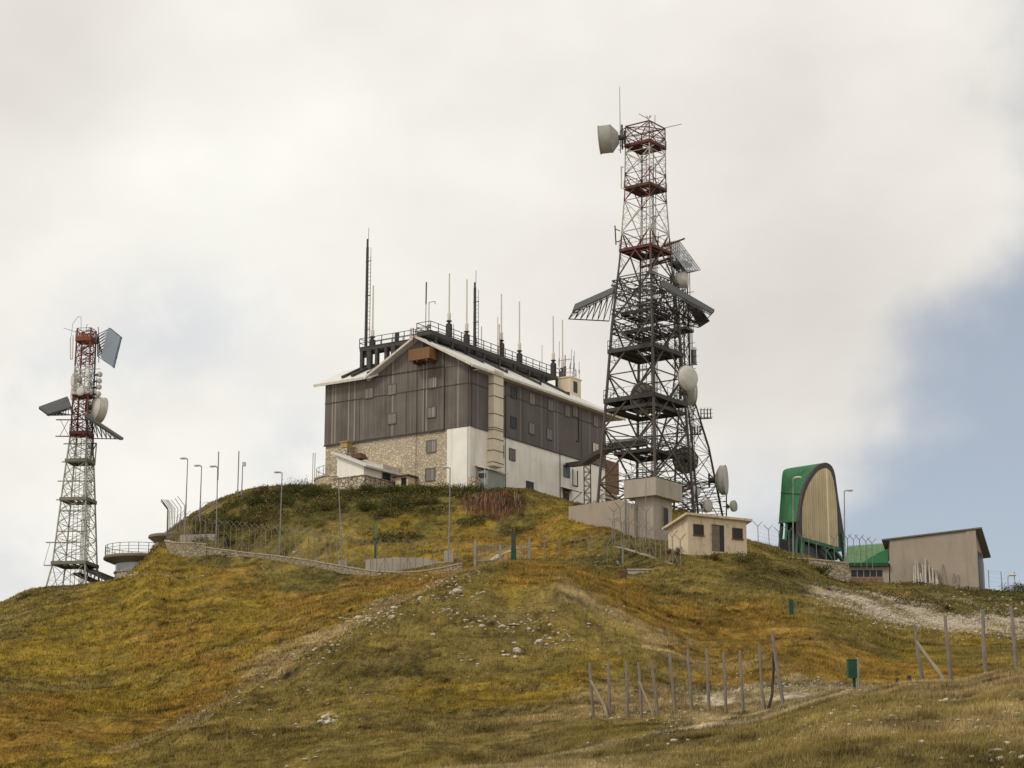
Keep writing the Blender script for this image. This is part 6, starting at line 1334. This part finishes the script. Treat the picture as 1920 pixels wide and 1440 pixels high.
SH = [(488, 928, 1.5, .9, BRN, 'brownish bush topping the left end of the mound skyline'), (520, 931, 1.3, .8, OLV, 'olive bush on the mound skyline beside the lamp post left of the building'), (560, 926, 2.2, 1.3, DGR, 'wide dark bush below the round stone terrace'), (600, 930, 2.0, 1.0, DGR, 'dark bush at the left foot of the annex plinth'), (655, 931, 1.7, .8, OLV, 'low olive bush at the middle of the annex plinth'),
      (682, 927, 1.3, 1.05, DGR, 'dark bush at the corner of the annex plinth'), (730, 927, 1.9, .85, DGR, 'low dark bush before the annex porch'), (772, 925, 2.0, .95, DGR, 'dark bush at the foot of the stone wall, right of the porch'), (812, 924, 2.0, .9, OLV, 'bushy green clump below the lower stone wall shutter'), (852, 924, 1.9, .95, DGR, 'dark bush right behind the lamp post before the white corner'), (880, 926, 1.7, .9, DGR, 'dark clump at the white corner left of the entry booth'),
      (480, 945, 1.5, .9, DGR, 'round dark bush on the left flank of the mound, below the skyline'), (540, 945, 1.9, .9, DGR, 'dark bush halfway below the round terrace'), (600, 955, 1.8, .8, OLV, 'olive bush in the middle of the bank below the annex'), (690, 955, 2.0, .8, DGR, 'broad dark bush on the bank below the annex corner'), (760, 950, 2.2, .8, DGR, 'broad dark bush on the bank under the stone wall'), (800, 945, 1.6, .7, OLV, 'small olive bush on the bank left of the lamp before the corner'), (720, 968, 1.6, .7, OLV, 'low olive bush lowest on the bank above the tall slim green post'),
      (440, 985, 1.6, .9, DGR, 'green bush near the third lamp post on the left flank'), (475, 985, 1.5, .8, OLV, 'olive bush low on the left flank of the mound'), (430, 1022, .9, .7, DGR, 'small dark bush over the left start of the long wall'), (1085, 955, .9, .7, BRN, 'brown scrub at the left end of the tan boundary wall'), (1340, 1050, 1.0, .5, BRN, 'low scrub before the hut doorway'), (1395, 1056, 1.2, .6, OLV, 'low bush at the right corner of the hut'), (1265, 1040, .8, .6, BRN, 'scrub at the left corner of the hut'), (1545, 1082, 1.5, .9, DGR, 'dark bush left of the low garage'), (1910, 1112, 1.4, .8, OLV, 'green bush on the skyline at the right edge'), (1470, 1078, 1.2, .6, OLV, 'low bush on the slope below the green shelter legs')]
for i, (u, v, rx, rz, c, lab) in enumerate(SH): shrub(u, v, rx*.85, rz, c, lab, seed=100+i)
# undergrowth that nobody could count, all over the mound
def scatter(n, box, D, size, hgt, cols, seed, name, accept=None, tall=False):
    r = np.random.default_rng(seed); a0, a1 = [ray(u, 1000)[0]/ray(u, 1000)[1] for u in box]; a = r.uniform(a0, a1, n); d = r.uniform(*D, n); x = a*d; ok = free(x, d)
    if accept is not None: ok &= accept(x, d, r)
    a, d, x = a[ok], d[ok], x[ok]; z = ground_many(a, d); n = len(x); ci = r.integers(0, len(cols), n); c = np.array(cols)[ci]*r.uniform(.55, 1.5, (n, 1))
    k = 4; V = np.zeros((n, k, 4, 3)); C = np.zeros((n, k, 4, 3))
    for b in range(k):
        h = hgt*r.uniform(.15, 1.0, n)*(1+.8*fbm(x/2, d/2, 2, 7)); p = np.stack([x+r.normal(0, size*2, n), d+r.normal(0, size*2, n), z+h], 1)
        if tall:
            w_ = size*.28; t = r.uniform(0, 6.28, n); q = np.stack([np.cos(t)*w_, np.sin(t)*w_, 0*t], 1); top = p+np.stack([r.normal(0, .06, n), r.normal(0, .06, n), 0*h], 1); bot = p.copy(); bot[:, 2] = z-.05
            V[:, b] = np.stack([bot-q*.5, bot+q*.5, top+q, top-q], 1)
        else:
            d1 = r.normal(0, 1, (n, 3)); d1 /= np.linalg.norm(d1, axis=1, keepdims=True); d2 = np.cross(d1, r.normal(0, 1, (n, 3))); d2 /= np.linalg.norm(d2, axis=1, keepdims=True); s = size*r.uniform(.5, 1.4, (n, 1)); V[:, b] = np.stack([p-d1*s, p+d2*s*.6, p+d1*s, p-d2*s*.6], 1)
        C[:, b] = (c*r.uniform(.7, 1.35, (n, 1)))[:, None, :]
    V = V.reshape(-1, 3); o = link(name, np_mesh(name, V, np.arange(len(V)).reshape(-1, 4), 4, C.reshape(-1, 3)), M_LEAF); return tag(o, kind='stuff')
scatter(26000, (360, 985), (172, 188), .075, .42, [DGR, OLV, BRN, OLV, (.15, .125, .045)], 3, 'undergrowth', lambda x, y, r: (1.6*fbm(x/3.2, y/3.2, 4, 33)+(y-181.5)*.05 > r.uniform(-.1, .22, len(x))))
scatter(7000, (1380, 1960), (142, 175), .07, .28, [OLV, BRN, DGR], 4, 'undergrowth', lambda x, y, r: 1.5*fbm(x/3, y/3, 4, 36) > r.uniform(.1, .35, len(x)))
cx_, cy_ = hit(925, 950)[:2]
scatter(1700, (868, 1010), (172, 187), .10, .85, [RDD, (.24, .125, .08), (.12, .06, .04), (.26, .17, .10)], 5, 'red_weeds', lambda x, y, r: ((x-cx_)/3.0)**2+((y-cy_)/4.5)**2 < r.uniform(0, 1.3, len(x)), True)
# ---- limestone
M_ROCK = MT('limestone', .9); _c = M_ROCK.mix(M_ROCK.rng(M_ROCK.noise(3.5, 5), .3, .7), (.37, .325, .26), (.60, .535, .44)); _c = M_ROCK.mix(M_ROCK.rng(M_ROCK.noise(1.4, 5, .65), .52, .68, 0, .7), _c, (.20, .175, .135)); M_ROCK.color(_c); M_ROCK.bump(M_ROCK.noise(9, 5), .7, .05); M_ROCK = M_ROCK.m
t_ = (1+5**.5)/2; ICO = np.array([(-1, t_, 0), (1, t_, 0), (-1, -t_, 0), (1, -t_, 0), (0, -1, t_), (0, 1, t_), (0, -1, -t_), (0, 1, -t_), (t_, 0, -1), (t_, 0, 1), (-t_, 0, -1), (-t_, 0, 1)])/1.902
ICF = np.array([(0, 11, 5), (0, 5, 1), (0, 1, 7), (0, 7, 10), (0, 10, 11), (1, 5, 9), (5, 11, 4), (11, 10, 2), (10, 7, 6), (7, 1, 8), (3, 9, 4), (3, 4, 2), (3, 2, 6), (3, 6, 8), (3, 8, 9), (4, 9, 5), (2, 4, 11), (6, 2, 10), (8, 6, 7), (9, 8, 1)])
def stones(P, S_, seed, name, flat=.6):
    r = np.random.default_rng(seed); n = len(P); V = ICO[None]*(1+r.normal(0, .24, (n, 12, 1))); V = V*np.stack([r.uniform(.7, 1.5, n), r.uniform(.6, 1.2, n), r.uniform(.35, 1.0, n)*flat*1.3], 1)[:, None, :]
    t = r.uniform(0, 6.28, n); c, s = np.cos(t)[:, None], np.sin(t)[:, None]; V = np.stack([V[:, :, 0]*c-V[:, :, 1]*s, V[:, :, 0]*s+V[:, :, 1]*c, V[:, :, 2]], 2)*S_[:, None, None]+P[:, None, :]
    F = (ICF[None]+np.arange(n)[:, None, None]*12).reshape(-1, 3); return link(name, np_mesh(name, V.reshape(-1, 3), F, 3), M_ROCK)
def clusters(spec, seed):
    r = np.random.default_rng(seed); P, S_ = [], []
    for u, v, su, sv, n, s0, s1 in spec:
        for _ in range(int(n*(1.7 if .135 < s1 else 1))):
            q = hit(u+r.normal(0, su), v+r.normal(0, sv)); P.append(q); S_.append((s0+(s1-s0)*r.random()**3.0)*(.42 if s1 > .135 else .9))
    P = np.array([tuple(p) for p in P]); S_ = np.array(S_); P[:, 2] += S_*.22; return P, S_
spec = [(880, 1078, 28, 6, 60, .05, .30), (830, 1095, 22, 8, 60, .06, .40), (770, 1118, 22, 8, 45, .06, .36), (715, 1143, 22, 9, 50, .06, .42), (675, 1163, 18, 8, 45, .06, .40), (640, 1182, 20, 8, 46, .05, .30), (600, 1208, 20, 8, 44, .05, .28), (550, 1236, 20, 8, 40, .05, .26), (500, 1266, 20, 8, 34, .05, .26), (440, 1302, 22, 9, 30, .05, .26), (380, 1336, 25, 9, 24, .05, .22), (620, 1195, 22, 10, 40, .05, .28), (590, 1225, 25, 10, 25, .05, .25), (725, 1168, 20, 8, 30, .05, .32), (820, 1128, 35, 10, 30, .05, .22), (855, 1108, 10, 6, 18, .08, .42), (900, 1118, 20, 8, 14, .06, .35), (845, 1145, 20, 7, 22, .05, .32), (895, 1165, 14, 8, 22, .06, .36), (935, 1178, 12, 7, 16, .06, .36), (985, 1170, 22, 10, 40, .05, .34), (1045, 1195, 18, 8, 30, .05, .32), (1015, 1208, 14, 7, 20, .06, .36), (965, 1225, 16, 7, 22, .06, .36), (880, 1235, 10, 5, 10, .06, .30), (1000, 1150, 40, 12, 30, .04, .2), (610, 1350, 12, 8, 16, .06, .34), (600, 1362, 30, 10, 14, .04, .2), (660, 1310, 40, 12, 16, .04, .18), (565, 1270, 40, 18, 22, .04, .2), (900, 1300, 120, 40, 70, .03, .14), (700, 1300, 120, 50, 70, .03, .14), (500, 1380, 100, 30, 40, .03, .13), (1100, 1230, 60, 30, 60, .03, .16), (1160, 1180, 40, 20, 40, .03, .16), (1240, 1210, 40, 15, 50, .03, .14), (1150, 1150, 40, 20, 30, .03, .12), (960, 1085, 40, 8, 40, .03, .16), (1080, 1100, 40, 12, 30, .03, .14), (1430, 1110, 50, 15, 50, .03, .18), (450, 1060, 60, 8, 20, .04, .25), (325, 1080, 30, 5, 40, .05, .35), (250, 1078, 20, 5, 40, .06, .42), (120, 1108, 15, 5, 40, .05, .3), (15, 1160, 12, 4, 14, .05, .3), (670, 1000, 60, 20, 14, .05, .3), (1130, 1057, 25, 6, 20, .05, .35),
        (1560, 1290, 40, 10, 240, .015, .07), (1500, 1285, 40, 8, 260, .015, .075), (1430, 1290, 40, 10, 220, .015, .075), (1380, 1285, 30, 12, 120, .015, .07), (1300, 1315, 60, 12, 140, .015, .08), (1210, 1335, 40, 8, 120, .015, .09), (1120, 1345, 30, 5, 40, .02, .1), (1300, 1362, 40, 8, 150, .01, .06), (1220, 1385, 50, 12, 150, .01, .055), (1080, 1420, 50, 10, 100, .01, .05),
        (1650, 1400, 200, 40, 130, .01, .055), (1400, 1400, 150, 30, 110, .01, .05), (1850, 1330, 70, 35, 70, .01, .07), (1520, 1340, 70, 15, 60, .01, .05), (1580, 1370, 60, 20, 30, .02, .06), (1780, 1340, 100, 30, 60, .01, .05), (1880, 1415, 25, 15, 14, .03, .10)]
P, S_ = clusters(spec, 6); o = stones(P, S_, 7, 'scattered_stones'); tag(o, kind='stuff')
sc1 = [(1580, 1128, 26, 10, 500, .03, .13), (1625, 1145, 28, 10, 700, .03, .13), (1680, 1160, 30, 9, 900, .03, .13), (1740, 1168, 35, 9, 900, .03, .13), (1800, 1172, 35, 11, 1100, .03, .13), (1860, 1170, 30, 13, 1100, .03, .13), (1910, 1180, 25, 14, 700, .03, .13), (1690, 1138, 30, 8, 200, .05, .3), (1620, 1118, 50, 8, 160, .04, .25), (1760, 1130, 60, 12, 110, .05, .3), (1880, 1135, 40, 10, 90, .05, .3)]
P, S_ = clusters(sc1, 8); o = stones(P, S_, 9, 'scree'); tag(o, kind='stuff')
# the larger boulders are things of their own
GB = 'pale limestone boulders in the turf'
for i, (u, v, s, lab) in enumerate([(856, 1110, .5, 'pale boulder on the knoll just below its rocky crest'), (735, 1160, .5, 'pale boulder jutting from the left rocky rim of the knoll'), (673, 1160, .55, 'grey outcrop low on the left rocky rim of the knoll'), (941, 1177, .45, 'greyish boulder at the centre of the knoll face'), (970, 1222, .5, 'jagged boulder low on the knoll face'), (1012, 1205, .42, 'boulder on the right of the knoll face'), (610, 1350, .45, 'lone pale boulder low on the left of the knoll'), (1312, 1415, .06, 'small rounded white stone in the meadow under the stake row'), (1660, 1308, .09, 'white stone lying below the green cabinet'), (1730, 1278, .09, 'white stone at the foot of the bent stake'), (1895, 1418, .08, 'pale stone in the near grass at the lower right corner'), (553, 1037, .5, 'pale boulder behind the sweeping fence, below the annex'), (812, 1192, .32, 'low pale boulder alone on the upper left of the knoll face')]):
    g = hit(u, v); r = np.random.default_rng(500+i); bm_v = []; 
    import bmesh
    bm = bmesh.new(); bmesh.ops.create_icosphere(bm, subdivisions=3, radius=s*.36)
    for q in bm.verts:
        n_ = q.co.normalized(); k = 1+.42*float(fbm([n_.x*2+i*3.1], [n_.y*2+n_.z*1.7], 3, i)[0])+.28*float(fbm([n_.z*3+i], [n_.x*3.3], 3, i+50)[0]); q.co = Vector((n_.x*s*.36*k*1.25, n_.y*s*.36*k, n_.z*s*.36*k*.8))
    me = bpy.data.meshes.new('boulder'); bm.to_mesh(me); bm.free(); o = link('boulder', me, M_ROCK); o.location = g+Vector((0, 0, s*.08)); o.rotation_euler = (0, 0, i*1.3); tag(o, lab, 'boulder', GB)
